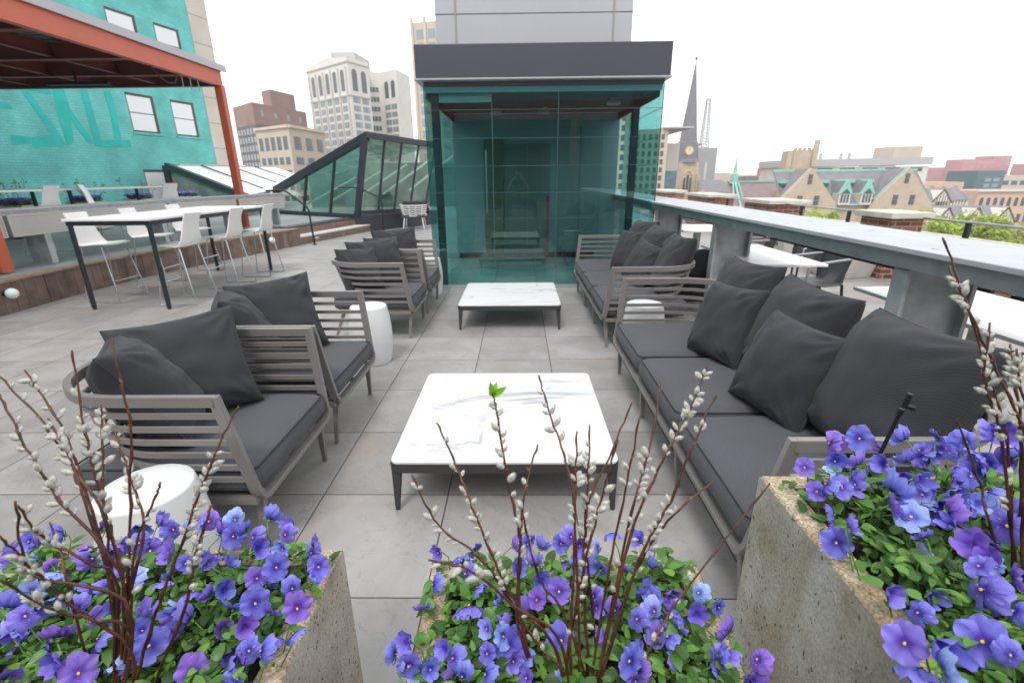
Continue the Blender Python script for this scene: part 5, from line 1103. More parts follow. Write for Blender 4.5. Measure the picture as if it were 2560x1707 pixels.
        leaf_geo(tgt[k], base, d, L_*(.75 if tgt is fol2 else 1), L_*random.uniform(.24, .36)*(.7 if tgt is fol2 else 1), random.uniform(-.1, .5), Vector((random.uniform(-.5, .5), random.uniform(-.6, .3), 1)))
    FL = [tuple(f) for f in FLOWERS[key]]
    # flowers below the frame edge and between the listed ones
    extra = {'R': 95, 'L': 55, 'C': 38}[key]
    for _ in range(extra): FL.append((random.uniform(x0+.0, x1-.0), random.uniform(y0, y1-.01), H_+random.uniform(.04, .085), random.uniform(.019, .026), 0))
    cnt = [0]*len(ctrs); camp = Vector((0, 0, 1.468))
    for (x, y, z, r_, md) in FL:
        p = Vector((x, y, z)); k = min(range(len(ctrs)), key=lambda i: (ctrs[i].x-x)**2+(ctrs[i].y-y)**2)
        tocam = (camp-p).normalized()
        if md == 1: kind = 'open'; nrm = (tocam*1.0+Vector((random.uniform(-.35, .35), random.uniform(-.3, .1), random.uniform(-.1, .3)))).normalized(); cm = random.choice(('petal', 'petal', 'petal_v'))
        elif md == 2: kind = random.choice(('side', 'bud')); nrm = Vector((random.uniform(-1, 1), random.uniform(-.6, .6), .5)).normalized(); cm = random.choice(('petal', 'petal_v', 'petal_v'))
        elif md == 3: kind = 'open'; nrm = (tocam+Vector((0, 0, .6))).normalized(); cm = 'petal_p'
        else:
            kind = random.choices(('open', 'cup', 'droop', 'side', 'bud'), (2.4, 3, 5, 3, .8))[0]; cm = random.choices(('petal', 'petal_v', 'petal_p'), (7, 2., .7))[0]
            a = random.uniform(0, 6.28); nrm = Vector((math.cos(a)*.9, math.sin(a)*.9-.1, random.uniform(.1, .95))).normalized()
        fo = bpy.data.objects.new('flower', random.choice(FM[cm, kind])); col.objects.link(fo); fo.parent = plants[k]
        zd = nrm; ydv = (Vector((0, 0, 1))-zd*zd.z); ydv = ydv.normalized() if ydv.length > .1 else Vector((0, 1, 0)); xd = ydv.cross(zd)
        mm = Matrix((xd, ydv, zd)).transposed().to_4x4() @ Matrix.Rotation(random.uniform(-.5, .5), 4, 'Z') @ Matrix.Scale(r_/.0355, 4); mm.translation = p-ctrs[k]
        fo.matrix_local = mm; cnt[k] += 1
        if kind in ('open', 'cup', 'droop'):
            e = bpy.data.objects.new('flower_eye', EYE); col.objects.link(e); e.parent = fo
        e = bpy.data.objects.new('calyx', CAL); col.objects.link(e); e.parent = fo
        back = p-nrm*.008*r_/.03; b_ = Vector((x+(ctrs[k].x-x)*.35, y+(ctrs[k].y-y)*.35, H_-.02)); mid = back.lerp(b_, .35)+Vector((0, 0, .018))-nrm*.01
        stm[k].tube([back, mid, back.lerp(b_, .75), b_], .0013, 5)
    for k, pl in enumerate(plants):
        o_ = ctrs[k]; fol[k].build('foliage', M['leaf'], pl, o_, smooth=180)
        if fol2[k].v: fol2[k].build('young_leaves', M['leaf2'], pl, o_, smooth=180)
        if stm[k].v: stm[k].build('stems', M['stem'], pl, o_, smooth=180)

# catkins: soft ellipsoid body plus a coat of fine hairs
def catkin_mesh(seed):
    rnd = random.Random(seed); s = MB(); nu, nv = 12, 9; L_ = .0235; W_ = .0055
    vs = [(0, 0, 0)]
    for i in range(1, nv):
        t = i/nv
        for j in range(nu):
            a = 2*math.pi*j/nu; r_ = W_*math.sin(math.pi*t**.85)**.62*(1+rnd.uniform(-.07, .07)); vs.append((r_*math.cos(a), r_*math.sin(a), L_*t))
    vs.append((0, 0, L_)); e = len(vs)-1
    s.add(vs, [(0, 1+(j+1) % nu, 1+j) for j in range(nu)]+[(1+i*nu+j, 1+i*nu+(j+1) % nu, 1+(i+1)*nu+(j+1) % nu, 1+(i+1)*nu+j) for i in range(nv-2) for j in range(nu)]+[(1+(nv-2)*nu+j, 1+(nv-2)*nu+(j+1) % nu, e) for j in range(nu)])
    for _ in range(420):
        t = rnd.random()**.9; a = rnd.uniform(0, 6.28); r_ = W_*math.sin(math.pi*min(.98, max(.03, t))**.85)**.62
        p = Vector((r_*math.cos(a), r_*math.sin(a), L_*t)); n_ = Vector((math.cos(a), math.sin(a), .9+t)).normalized(); q = p+n_*rnd.uniform(.0018, .0038); w_ = Vector((-math.sin(a), math.cos(a), 0))*.00022
        s.add([p-w_-n_*.0005, p+w_-n_*.0005, q], [(0, 1, 2)])
    return s.mesh('catkin', M['catkin'], smooth=180)
m = mat('silver catkin', (.50, .49, .42), .9, 0, .35, 120, 3, c2=(.90, .89, .84), transl=.2); m.node_tree.nodes['Principled BSDF'].inputs['Sheen Weight'].default_value = .5; M['catkin'] = m
CK = [catkin_mesh(k) for k in range(4)]
def jitter_path(pts, seed):
    rnd = random.Random(seed); P_ = [Vector(p) for p in pts]; out_ = []
    for i in range(len(P_)-1):
        p0, p1, p2, p3 = P_[max(i-1, 0)], P_[i], P_[i+1], P_[min(i+2, len(P_)-1)]; n_ = 7
        for k in range(n_):
            t = k/n_; q = .5*((2*p1)+(-p0+p2)*t+(2*p0-5*p1+4*p2-p3)*t*t+(-p0+3*p1-3*p2+p3)*t**3)
            out_.append(q+Vector((rnd.uniform(-1, 1), rnd.uniform(-1, 1), rnd.uniform(-1, 1)))*.0013*(1 if out_ else 0))
    out_.append(P_[-1]); return out_
for key, brs in WILLOW.items():
    P_ = PL[key]; base = Vector(((P_['x0']+P_['x1'])/2, .5, P_['H']-.045))
    t = thing('pussy_willow', {'L': 'cluster of reddish pussy willow twigs with furry catkins in the lower left planter', 'C': 'fan of reddish pussy willow twigs with furry catkins in the bottom centre planter', 'R': 'tall pussy willow twigs with catkins in the right planter'}[key], 'pussy willow', base, 0, 'pussy willow twigs in the planters')
    for bi, (pts, nc) in enumerate(brs):
        a, b_ = Vector(pts[0]), Vector(pts[1]); d = (a-b_).normalized()
        if a.z > P_['H']-.02:
            L_ = (a.z-(P_['H']-.04))/max(.35, -d.z); foot = Vector((a.x*.5+base.x*.5, a.y, 0)); foot.z = P_['H']-.04
            foot.y = min(max(foot.y, P_['y0']+.06), P_['y1']-.06); pts = [tuple(foot)]+list(pts)
        path = jitter_path(pts, bi*7+ord(key)); n_ = len(path); r0 = .0028 if nc > 6 else .0023
        rad = [lerp(r0, .0013, (i/(n_-1))**.8)*(1.35 if i % 4 == 2 else 1) for i in range(n_)]
        s = MB(); s.tube(path, rad, 7); br = s.build('twig', M['twig'], t, base, smooth=180)
        rnd = random.Random(bi*31+ord(key)); used = 0
        nc = int(nc*2.2)
        for k in range(nc):
            if k == 0: cl_ = [rnd.uniform(.42, .90) for _ in range(max(2, nc//5))]; 
            f = min(.93, max(.28, rnd.choice(cl_)+rnd.gauss(0, .06))); i = min(n_-2, max(1, int(f*(n_-1)))); p = path[i].lerp(path[i+1], f*(n_-1)-int(f*(n_-1))); tv = (path[i+1]-path[i]).normalized()
            u_ = tv.cross(Vector((0, -1, .2))).normalized()*(1 if k % 2 else -1); w_ = tv.cross(u_); a = rnd.uniform(-.9, .9); sd_ = (u_*math.cos(a)+w_*math.sin(a)).normalized()
            dr = (tv*rnd.uniform(.55, 1.1)+sd_*rnd.uniform(.55, 1.0)).normalized(); o = bpy.data.objects.new('catkin', rnd.choice(CK)); col.objects.link(o); o.parent = br
            q = Vector((0, 0, 1)).rotation_difference(dr); sc_ = rnd.uniform(.36, .78); mm = q.to_matrix().to_4x4() @ Matrix.Diagonal((sc_*rnd.uniform(.9, 1.25), sc_*rnd.uniform(.9, 1.15), sc_, 1)); mm.translation = p+sd_*.001-base; o.matrix_local = mm
        s = MB()
        for k in range(5): i = (2+(k*(n_-4))//5+rnd.randint(0, 1)); p = path[i]; tv = (path[i+1]-path[i]).normalized(); sd_ = Vector((rnd.uniform(-1, 1), rnd.uniform(-1, .2), rnd.uniform(-.3, .6))); s.tube([p, p+(tv+sd_).normalized()*.006], [.0018, .0004], 5)
        s.build('buds', M['bud'], br, base)
    if key == 'C':
        tip = Vector(brs[2][0][-1]); s = MB()
        for d, L_ in (((-.15, -.3, 1), .034), ((.8, -.2, .6), .036), ((.3, .3, 1), .03), ((-.8, 0, .35), .012), ((.8, .2, .1), .012)): leaf_geo(s, tip-Vector((0, 0, .002)), Vector(d), L_*.75, L_*.15, .15, Vector((0, -1, .3)))
        s.build('leaf_tuft', M['leaf3'] if 'leaf3' in M else M.setdefault('leaf3', mat('fresh leaf', (.24, .52, .03), .4, transl=.3)), t, base, smooth=180)
# black drip irrigation stakes
for i, (x, y, z, dx, dz, lab) in enumerate(((.668, .80, .98, .05, .17, 'black irrigation stake leaning out of the right planter flowers'), (-.50, .40, .74, -.035, .12, 'black irrigation stake low in the left planter'))):
    t = thing('irrigation_stake', lab, 'irrigation stake', (x, y, z-.06), 0, 'black irrigation stakes')
    s = MB(); s.tube([(0, 0, -.04), (dx*.6, 0, dz*.75)], .0034, 8); s.build('tube', M['black'], t, smooth=60)
    s = MB(); s.tube([(dx*.6, 0, dz*.75), (dx*.66, 0, dz*.82)], .0052, 8); s.tube([(dx*.7, 0, dz*.85), (dx*.8, 0, dz)], .005, 8); s.tube([(dx*.7, 0, dz*.86), (dx*.7+.016, -.004, dz*.84)], .0045, 8); s.build('nozzle', M['black'], t, smooth=60)
# small planting in the other planters
for i, t in enumerate(globals().get('DECKPL', [])+globals().get('TPL', [])):
    deckp = t['group'] == 'deck planters'; zt = .62 if deckp else .44
    p = thing('potted_flowers', ('purple flowers with dry tan stalks in the %s deck planter from the left' % ('first second third fourth fifth'.split()[i]) if deckp else ('grassy planting in the nearer off-white terrace planter' if i == 5 else 'grassy planting in the farther off-white terrace planter')), 'flowers', t.location+Vector((0, 0, zt)), t.rotation_euler.z, 'planting in the small planters')
    s = MB(); s2 = MB(); s3 = MB(); rnd = random.Random(i)
    for _ in range(420):
        x, y = rnd.uniform(-.24, .24), rnd.uniform(-.24, .24); leaf_geo(s, Vector((x, y, rnd.uniform(-.02, .08))), Vector((rnd.uniform(-1, 1), rnd.uniform(-1, 1), rnd.uniform(0, 1))), .06, .02, .2, Vector((0, 0, 1)))
        if deckp: leaf_geo(s2, Vector((x, y, rnd.uniform(.06, .13))), Vector((rnd.uniform(-1, 1), rnd.uniform(-1, 1), rnd.uniform(-.2, .6))), .05, .025, .1, Vector((0, 0, 1)))
    for _ in range(14):
        x, y = rnd.uniform(-.2, .2), rnd.uniform(-.2, .2); h_ = rnd.uniform(.22, .5) if deckp else rnd.uniform(.15, .3); q = (x*1.6, y*1.6, h_); s3.tube([(x, y, 0), (x*1.3, y*1.3, h_*.6), q], .004, 4)
        for _ in range(7): v = Vector((rnd.uniform(-1, 1), rnd.uniform(-1, 1), rnd.uniform(-1, .6)))*.05; leaf_geo(s3, Vector(q)+v*.6, v, .035, .012, 0, Vector((0, 0, 1)))
    s.build('leaves', M['leaf2'], p); s3.build('stalks', M['bud'] if deckp else M['leaf2'], p)
    if deckp: s2.build('blossoms', M['petal'], p)
# ------------------------------------------------------------------ the city beyond
M['wdark'] = mat('window glass dark', (.06, .075, .085), .2, 0, island=.5)
M['wmid'] = mat('window glass pale', (.22, .27, .30), .2, 0, island=.5)
M['cream'] = mat('cream terracotta', (.62, .60, .55), .8, 0, .06, .3)
M['wsoft'] = mat('pale reflecting glass', (.17, .20, .21), .2, 0, island=.6)
M['cream_d'] = mat('cream trim', (.46, .43, .37), .8)
M['brown'] = mat('brown brick', (.26, .165, .14), .85, 0, .12, .3)
M['purple'] = mat('dark brick facade', (.13, .105, .11), .85, 0, .15, .4)
M['tan'] = mat('tan brick', (.48, .41, .33), .85, 0, .08, .3)
M['tan_l'] = mat('pale tan stone', (.55, .46, .36), .85, 0, .06, .4)
M['slate'] = mat('slate roof', (.17, .165, .18), .75, 0, .15, .8)
M['slate_p'] = mat('purple slate roof', (.22, .165, .165), .8, 0, .15, .8)
M['sandst'] = mat('sandstone', (.46, .37, .27), .85, 0, .10, .7)
M['copper'] = mat('green copper', (.25, .50, .42), .7, 0, .08, 1)
M['spire'] = mat('grey slate spire', (.15, .147, .16), .7, 0, .12, .5)
M['grey'] = mat('grey cladding', (.33, .33, .34), .7, 0, .05, .5)
M['roofgrey'] = mat('flat roof', (.40, .40, .41), .8)
M['redb'] = mat('red brick far', (.44, .13, .13), .85, 0, .1, .1)
M['tudor_w'] = mat('white render', (.62, .58, .52), .8)
M['tudor_b'] = mat('dark timber', (.12, .07, .055), .8)
def bld(name, label, cat, foot, z0, z1, wall_m, group=None):
    """prismatic building; foot counter-clockwise; returns (thing, origin)"""
    cx = sum(p[0] for p in foot)/len(foot); cy = sum(p[1] for p in foot)/len(foot); org = (cx, cy, z0)
    t = thing(name, label, cat, org, 0, group)
    s = MB(); s.prism([(x, y, z0) for x, y in foot], (0, 0, z1-z0)); s.build('wall', wall_m, t, org)
    return t, org
def win_grid(t, org, a, b, z0, z1, nc, nr, w_, h_, m=None, pair=1, arch=False, skip=None, cap=[0], name='window', margin=.5):
    """windows on the wall from a to b, each one an object sharing one mesh"""
    a, b = Vector((a[0], a[1], 0)), Vector((b[0], b[1], 0)); d = (b-a); L_ = d.length; d.normalize(); n = Vector((d.y, -d.x, 0)); m = m or M['wdark']
    s = MB(); pw = w_/pair
    for k in range(pair):
        x0 = -w_/2+k*pw+.06*pw; x1 = -w_/2+(k+1)*pw-.06*pw
        s.add([(x0, -.05, 0), (x1, -.05, 0), (x1, -.05, h_), (x0, -.05, h_), (x0, .1, 0), (x1, .1, 0), (x1, .1, h_), (x0, .1, h_)], [(0, 1, 2, 3), (1, 5, 6, 2), (4, 0, 3, 7), (3, 2, 6, 7), (0, 4, 5, 1)])
    if arch:
        P_ = [(-w_*.44, -.05, h_)]+[(-w_*.44*math.cos(math.pi*i/8), -.05, h_+w_*.44*math.sin(math.pi*i/8)) for i in range(1, 8)]+[(w_*.44, -.05, h_)]
        s.prism(P_, (0, .1, 0))
    me = s.mesh(name, m); rz = math.atan2(d.y, d.x)
    for r in range(nr):
        for c in range(nc):
            if skip and skip(c, r): continue
            f = (c+.5)/nc; p = a+d*(margin+(L_-2*margin)*f); z = z1-(r+1)*(z1-z0)/nr+((z1-z0)/nr-h_)/2
            o = bpy.data.objects.new(name, me); col.objects.link(o); o.parent = t; o.location = (p.x-org[0], p.y-org[1], z-org[2]); o.rotation_euler = (0, 0, rz)
GZ = -22
# white tower with arched top windows
foot = [(-65, 165), (-47.5, 150), (-46.3, 165.5), (-43.4, 165.6), (-37.6, 165), (-36, 185), (-60, 190)]
foot = [(-64.8, 165), (-47.4, 150.5), (-43.9, 158.5), (-55, 190)]
t, o = bld('white_tower', 'tall cream office tower with a row of arched windows below its gabled top', 'tower', foot, GZ, 33.3, M['cream'])
s = MB(); s.prism([(-64.8, 165, 33.3), (-47.4, 150.5, 33.3), (-56.1, 157.7, 34.4)], (.3, .3, 0)); s.build('gable', M['cream'], t, o)
s = MB(); s.prism([(-55, 160, 33.3), (-48, 160, 33.3), (-47, 172, 33.3), (-56, 172, 33.3)], (0, 0, 3.2)); s.build('penthouse', M['roofgrey'], t, o)
win_grid(t, o, foot[0], foot[1], 24.2, 30.5, 5, 1, 2.0, 4.6, pair=1, arch=True, margin=1.2)
win_grid(t, o, foot[1], foot[2], 24.2, 30.5, 2, 1, 2.4, 4.6, pair=1, arch=True)
win_grid(t, o, foot[0], foot[1], 2.0, 23.8, 5, 10, 2.5, 1.5, pair=2, margin=1.2, m=M['wsoft'])
win_grid(t, o, foot[1], foot[2], 2.0, 23.8, 2, 10, 3.0, 1.5, pair=3, m=M['wsoft'])
s = MB(); d = (Vector((foot[1][0], foot[1][1], 0))-Vector((foot[0][0], foot[0][1], 0)))
for k in range(6): p = Vector((foot[0][0], foot[0][1], 0))+d*(.05+.9*k/5); s.box((p.x-.25, p.y-.35, GZ), (p.x+.25, p.y+.35, 31))
for z in (23.8, 32.2): s.bar((foot[0][0], foot[0][1], z), (foot[1][0], foot[1][1], z), .5, .35); s.bar((foot[1][0], foot[1][1], z), (foot[2][0], foot[2][1], z), .5, .35)
s.build('trim', M['cream_d'], t, o)
foot = [(-47.5, 166), (-42.6, 168), (-36.9, 163.5), (-35.2, 175), (-44, 186)]
t, o = bld('white_tower_wing', 'right wing of the cream tower with two arched top windows', 'tower', foot, GZ, 32.6, M['cream'])
win_grid(t, o, foot[1], foot[2], 24.5, 29.5, 2, 1, 2.0, 3.9, arch=True)
win_grid(t, o, foot[1], foot[2], 4, 23.6, 2, 9, 2.8, 1.5, pair=2, m=M['wsoft'])
win_grid(t, o, foot[0], foot[1], 4, 29, 1, 9, 3.0, 1.4, pair=3)
# brown brick block
foot = [(-70.5, 130), (-61, 121), (-56.5, 140), (-68, 150)]
t, o = bld('brown_tower', 'dark brick block with brown upper storeys and a square rooftop tower', 'building', foot, GZ, 13.6, M['purple'])
s = MB(); s.prism([(-70.5, 130, 13.6), (-61, 121, 13.6), (-56.5, 140, 13.6), (-68, 150, 13.6)], (0, 0, 4.6)); s.build('upper_wall', M['brown'], t, o)
s = MB(); s.prism([(-64.2, 133, 18.2), (-60.6, 130, 18.2), (-58.6, 139, 18.2), (-63, 142, 18.2)], (0, 0, 4)); s.build('roof_tower', M['brown'], t, o)
win_grid(t, o, foot[0], foot[1], -2, 13.2, 6, 8, 1.1, 1.3, m=M['wmid'])
win_grid(t, o, foot[1], foot[2], 14, 18, 4, 1, 1.0, 1.3, m=M['wmid']); win_grid(t, o, foot[1], foot[2], -2, 13.2, 6, 7, 1.3, 1.3, m=M['wmid'])
foot = [(-53.2, 105), (-43.3, 98), (-41.8, 112), (-52, 118)]
t, o = bld('tan_block', 'tan brick office block with paired windows in front of the brown one', 'building', foot, GZ, 11.1, M['tan'])
win_grid(t, o, foot[0], foot[1], 6.2, 9.8, 5, 1, 1.5, 2.4, pair=3); win_grid(t, o, foot[0], foot[1], -6, 6, 5, 5, 1.5, 1.35, pair=3)
win_grid(t, o, foot[1], foot[2], 6.2, 9.8, 3, 1, 2.6, 2.4, pair=3); win_grid(t, o, foot[1], foot[2], -6, 6, 3, 5, 2.8, 1.35, pair=3)
s = MB(); s.bar((foot[0][0], foot[0][1], 10.9), (foot[1][0], foot[1][1], 10.9), .7, .5); s.bar((foot[1][0], foot[1][1], 10.9), (foot[2][0], foot[2][1], 10.9), .7, .5); s.build('cornice', M['tan_l'], t, o)
foot = [(-21, 110), (-13, 108), (-11, 122), (-20, 124)]
t, o = bld('slim_tower', 'slim tan tower rising behind the left edge of the lobby roof', 'tower', foot, GZ, 30.4, M['tan'])
win_grid(t, o, foot[0], foot[1], 2, 29.5, 3, 12, 1.7, 1.6, m=M['wmid'])
s = MB()
for k in range(4): x = lerp(-21, -13, k/3); s.box((x-.25, lerp(110, 108, k/3)-.3, GZ), (x+.25, lerp(110, 108, k/3)+.3, 31.2))
s.build('pier', M['tan_l'], t, o)
# beige block seen through the lobby side glass
foot = [(27.5, 132), (37.4, 130), (40.5, 150), (29, 152)]
t, o = bld('beige_block', 'beige block with flat overhanging roof just right of the lobby glass', 'building', foot, GZ, 12.4, M['tan_l'])
win_grid(t, o, foot[0], foot[1], -4, 11.5, 6, 8, .9, 1.25); win_grid(t, o, foot[1], foot[2], -4, 11.5, 2, 8, 1.1, 1.25)
s = MB(); s.box((36, 129, 12.4), (43.2, 150, 12.8)); s.build('roof', M['roofgrey'], t, o)
foot = [(16, 122), (27.3, 120), (28, 140), (17, 142)]
t, o = bld('olive_block', 'tall pale block seen through the teal side glass of the lobby', 'building', foot, GZ, 16.5, M['tan_l'])
win_grid(t, o, foot[0], foot[1], -4, 15, 6, 9, 1.0, 1.3); 
foot = [(38.8, 140), (43.6, 140), (44, 160), (39, 160)]
t, o = bld('glass_block', 'white and blue glazed block between the beige block and the church steeple', 'building', foot, GZ, 9.6, M['tudor_w'])
s = MB(); s.box((39, 139.9, -5), (43.5, 139.95, 2.6)); s.build('glazing', M['glass_blue'] if 'glass_blue' in M else M.setdefault('glass_blue', mat('blue glazing', (.12, .25, .30), .25, 0, .4, .6)), t, o)
# church
CX_, CY_ = 53.2, 163
t = thing('church', 'stone church steeple with tall grey spire and round gold clock', 'church', (CX_, CY_, GZ)); o = (CX_, CY_, GZ)
hw = 3.1
s = MB(); s.box((CX_-hw, CY_-hw, GZ), (CX_+hw, CY_+hw, 5.2)); 
for sx in (-1, 1):
    for sy in (-1, 1): s.box((CX_+sx*hw-.55, CY_+sy*hw-.55, GZ), (CX_+sx*hw+.55, CY_+sy*hw+.55, 1.8))
s.build('tower', M['sandst'], t, o)
s = MB(); N8 = 8; vs = []
for r_, z in ((3.75, 5.2), (3.3, 6.2), (2.75, 11.2), (2.45, 11.4), (.10, 33.5)):
    for j in range(N8): a = math.pi/8+2*math.pi*j/N8; vs.append((CX_+r_*math.cos(a)/math.cos(math.pi/8)*(1 if z > 5.5 else 1), CY_+r_*math.sin(a)/math.cos(math.pi/8), z))
s.add(vs, [(k*8+j, k*8+(j+1) % 8, k*8+8+(j+1) % 8, k*8+8+j) for k in range(4) for j in range(8)]); s.build('spire', M['spire'], t, o)
s = MB(); s.tube([(CX_, CY_, 33.3), (CX_, CY_, 36)], .09, 8); s.sphere((CX_, CY_, 34.2), .4, 12, 8); s.build('finial', M['black'], t, o)
M['gold'] = mat('gold clock rim', (.55, .40, .12), .4, .4)
s = MB(); s.tube([(CX_-.4, CY_-2.95, 8.6), (CX_-.4, CY_-3.4, 8.6)], 1.35, 28); c_ = s.build('clock', M['gold'], t, o)
s = MB(); s.tube([(CX_-.4, CY_-3.41, 8.6), (CX_-.4, CY_-3.45, 8.6)], 1.0, 28); s.build('dial', M['tudor_w'], c_, o)
s = MB(); s.bar((CX_-.4, CY_-3.5, 8.6), (CX_-.4, CY_-3.5, 9.4), .12, .04); s.bar((CX_-.4, CY_-3.5, 8.6), (CX_+.1, CY_-3.5, 8.35), .12, .04); s.build('hands', M['black'], c_, o)
s = MB()
for dx in (-.95, 0, .95): s.box((CX_+dx-.36, CY_-hw-.05, -4.5), (CX_+dx+.36, CY_-hw+.1, .6+(.9 if dx == 0 else 0)))
s.build('belfry_window', M['wdark'], t, o)
s = MB(); P_ = [(CX_-1.6, CY_-hw-.12, -.4)]+[(CX_-1.6*math.cos(math.pi*i/10), CY_-hw-.12, -.4+3.2*math.sin(math.pi*i/10)**.8) for i in range(1, 10)]+[(CX_+1.6, CY_-hw-.12, -.4)]
s.tube(P_, .2, 6); s.build('arch', M['tan_l'], t, o)
s = MB(); s.prism([(55.5, 150, GZ), (64, 150, GZ), (64, 166, GZ), (56, 166, GZ)], (0, 0, 18.5)); s.build('aisle', M['sandst'], t, o)
s = MB(); s.prism([(55.2, 149.5, -3.5), (66, 149.5, -3.5), (63, 158, -.2), (56, 158, -.2)], (0, .3, .2)); s.build('aisle_roof', M['slate'], t, o)
# lattice mast
t = thing('lattice_mast', 'thin red and white lattice mast behind the church spire', 'mast', (92.8, 260, GZ)); o = (92.8, 260, GZ)
s = MB()
for k in range(22):
    z0 = 8+k*1.3; z1 = z0+1.3; r0 = 1.7*(1-(z0-8)/40)+.35*(z0 > 14); r1 = 1.7*(1-(z1-8)/40)+.35*(z1 > 14)
    c4 = [(-1, -1), (1, -1), (1, 1), (-1, 1)]
    for i in range(4):
        a, b = c4[i], c4[(i+1) % 4]
        s.bar((92.8+a[0]*r0, 260+a[1]*r0, z0), (92.8+a[0]*r1, 260+a[1]*r1, z1), .24, .24); s.bar((92.8+a[0]*r0, 260+a[1]*r0, z0), (92.8+b[0]*r1, 260+b[1]*r1, z1), .16, .16); s.bar((92.8+a[0]*r1, 260+a[1]*r1, z1), (92.8+b[0]*r1, 260+b[1]*r1, z1), .1, .1)
s.bar((92.8, 260, 36), (92.8, 260, 41), .2, .2); s.build('lattice', M['roofgrey'] if 0 else M['slate'], t, o)
s = MB(); s.box((90, 259.9, 15.4), (91.9, 260, 16.3)); s.build('flag', M['alarm'], t, o)
foot = [(76.2, 220), (84.5, 220), (85, 235), (77, 235)]
t, o = bld('ribbed_block', 'grey vertically ribbed tower block right behind the church', 'building', foot, GZ, 12.4, M['grey'])
s = MB()
for k in range(17): x = lerp(76.3, 84.4, k/16); s.box((x-.1, 219.7, GZ), (x+.1, 219.99, 12.3))
s.build('rib', M['roofgrey'], t, o)
s = MB(); s.box((79.6, 219.5, GZ), (80.8, 219.69, 6.4)); s.build('stair_strip', M['tan'], t, o)
# purple-roofed nave with green fleche
t = thing('nave', 'long stone hall with purple slate roof, green ridge and slender green fleche', 'church hall', (60, 125, GZ)); o = (60, 125, GZ)
s = MB(); s.box((50, 118, GZ), (66.5, 132, -6)); s.build('wall', M['sandst'], t, o)
s = MB(); s.prism([(49.6, 117.5, -6.2), (66.8, 117.5, -6.2), (66.8, 125, -.4), (51.5, 125, -.4)], (0, .3, .2)); s.build('roof', M['slate_p'], t, o)
s = MB(); s.box((51.3, 124.8, -.35), (66.9, 125.3, .05)); s.build('ridge', M['copper'], t, o)
s = MB(); vs = []
for r_, z in ((1.0, -.6), (.9, 1.6), (.55, 1.9), (.03, 5.9)):
    for j in range(6): a = 2*math.pi*j/6; vs.append((52.6+r_*math.cos(a), 124+r_*math.sin(a), z))
s.add(vs, [(k*6+j, k*6+(j+1) % 6, k*6+6+(j+1) % 6, k*6+6+j) for k in range(3) for j in range(6)])
for dx in (-1.2, 1.8): s.bar((52.6+dx*.4, 123.4, -.4), (52.6+dx, 119, -6.5), .35, .3)
s.bar((52.5, 123, -.4), (52.4, 117.4, -6.3), .4, .3); s.build('fleche', M['copper'], t, o)
# gabled sandstone college block
t = thing('gabled_hall', 'wide sandstone hall with slate roof, two stone gables and green copper dormers', 'building', (69, 104, GZ)); o = (69, 104, GZ)
s = MB(); s.box((53.5, 101, GZ), (82.8, 114, -4.2)); s.build('wall', M['sandst'], t, o)
s = MB(); s.prism([(53.3, 100.6, -4.4), (82.9, 100.6, -4.4), (82.9, 107, 1.9), (53.3, 107, 1.9)], (0, .4, .15)); s.build('roof', M['slate'], t, o)
s = MB(); s.box((53.2, 106.9, 1.9), (83, 107.5, 2.35)); s.box((53.2, 100.3, -4.55), (83, 100.58, -4.2)); s.build('ridge', M['copper'], t, o)
for ax in (57.2, 75.9):
    s = MB(); s.prism([(ax-6.2, 99.6, -5.2), (ax+6.2, 99.6, -5.2), (ax+5.4, 99.6, -3.8), (ax, 99.6, 2.5), (ax-5.2, 99.6, -3.4)], (0, .6, 0)); s.prism([(ax-6.2, 99.6, GZ), (ax+6.2, 99.6, GZ), (ax+6.2, 100.2, GZ), (ax-6.2, 100.2, GZ)], (0, 0, 16.79)); g_ = s.build('gable', M['sandst'], t, o)
    s = MB(); s.prism([(ax-5.2, 100.1, -3.4), (ax, 100.1, 2.4), (ax, 106, 2.4), (ax-5.2, 101, -3.4)], (0, 0, -.2)); s.prism([(ax+5.2, 100.1, -3.4), (ax, 100.1, 2.4), (ax, 106, 2.4), (ax+5.2, 101, -3.4)][::-1], (0, 0, -.2)); s.build('gable_roof', M['slate'], t, o)
    s = MB(); s.bar((ax+.1, 100.4, 2.48), (ax+5.3, 100.4, -3.4), .2, .22, (0, 1, 0)); s.bar((ax-.1, 100.4, 2.48), (ax-5.3, 100.4, -3.4), .2, .22, (0, 1, 0)); s.build('coping', M['copper'] if ax > 60 else M['tan_l'], t, o)
    for wx, wz in ((-1.9, -4.4), (1.4, -4.4), (-.5, -.4)):
        s = MB(); w_ = .48 if wz < -1 else .4
        for k in (-1, 1):
            for q in (0, 1): s.box((ax+wx+k*w_*.55-w_*.45+.3, 99.5, wz+q*.95), (ax+wx+k*w_*.55+w_*.45+.3, 99.7, wz+q*.95+.85))
        s.build('window', M['wdark'], t, o)
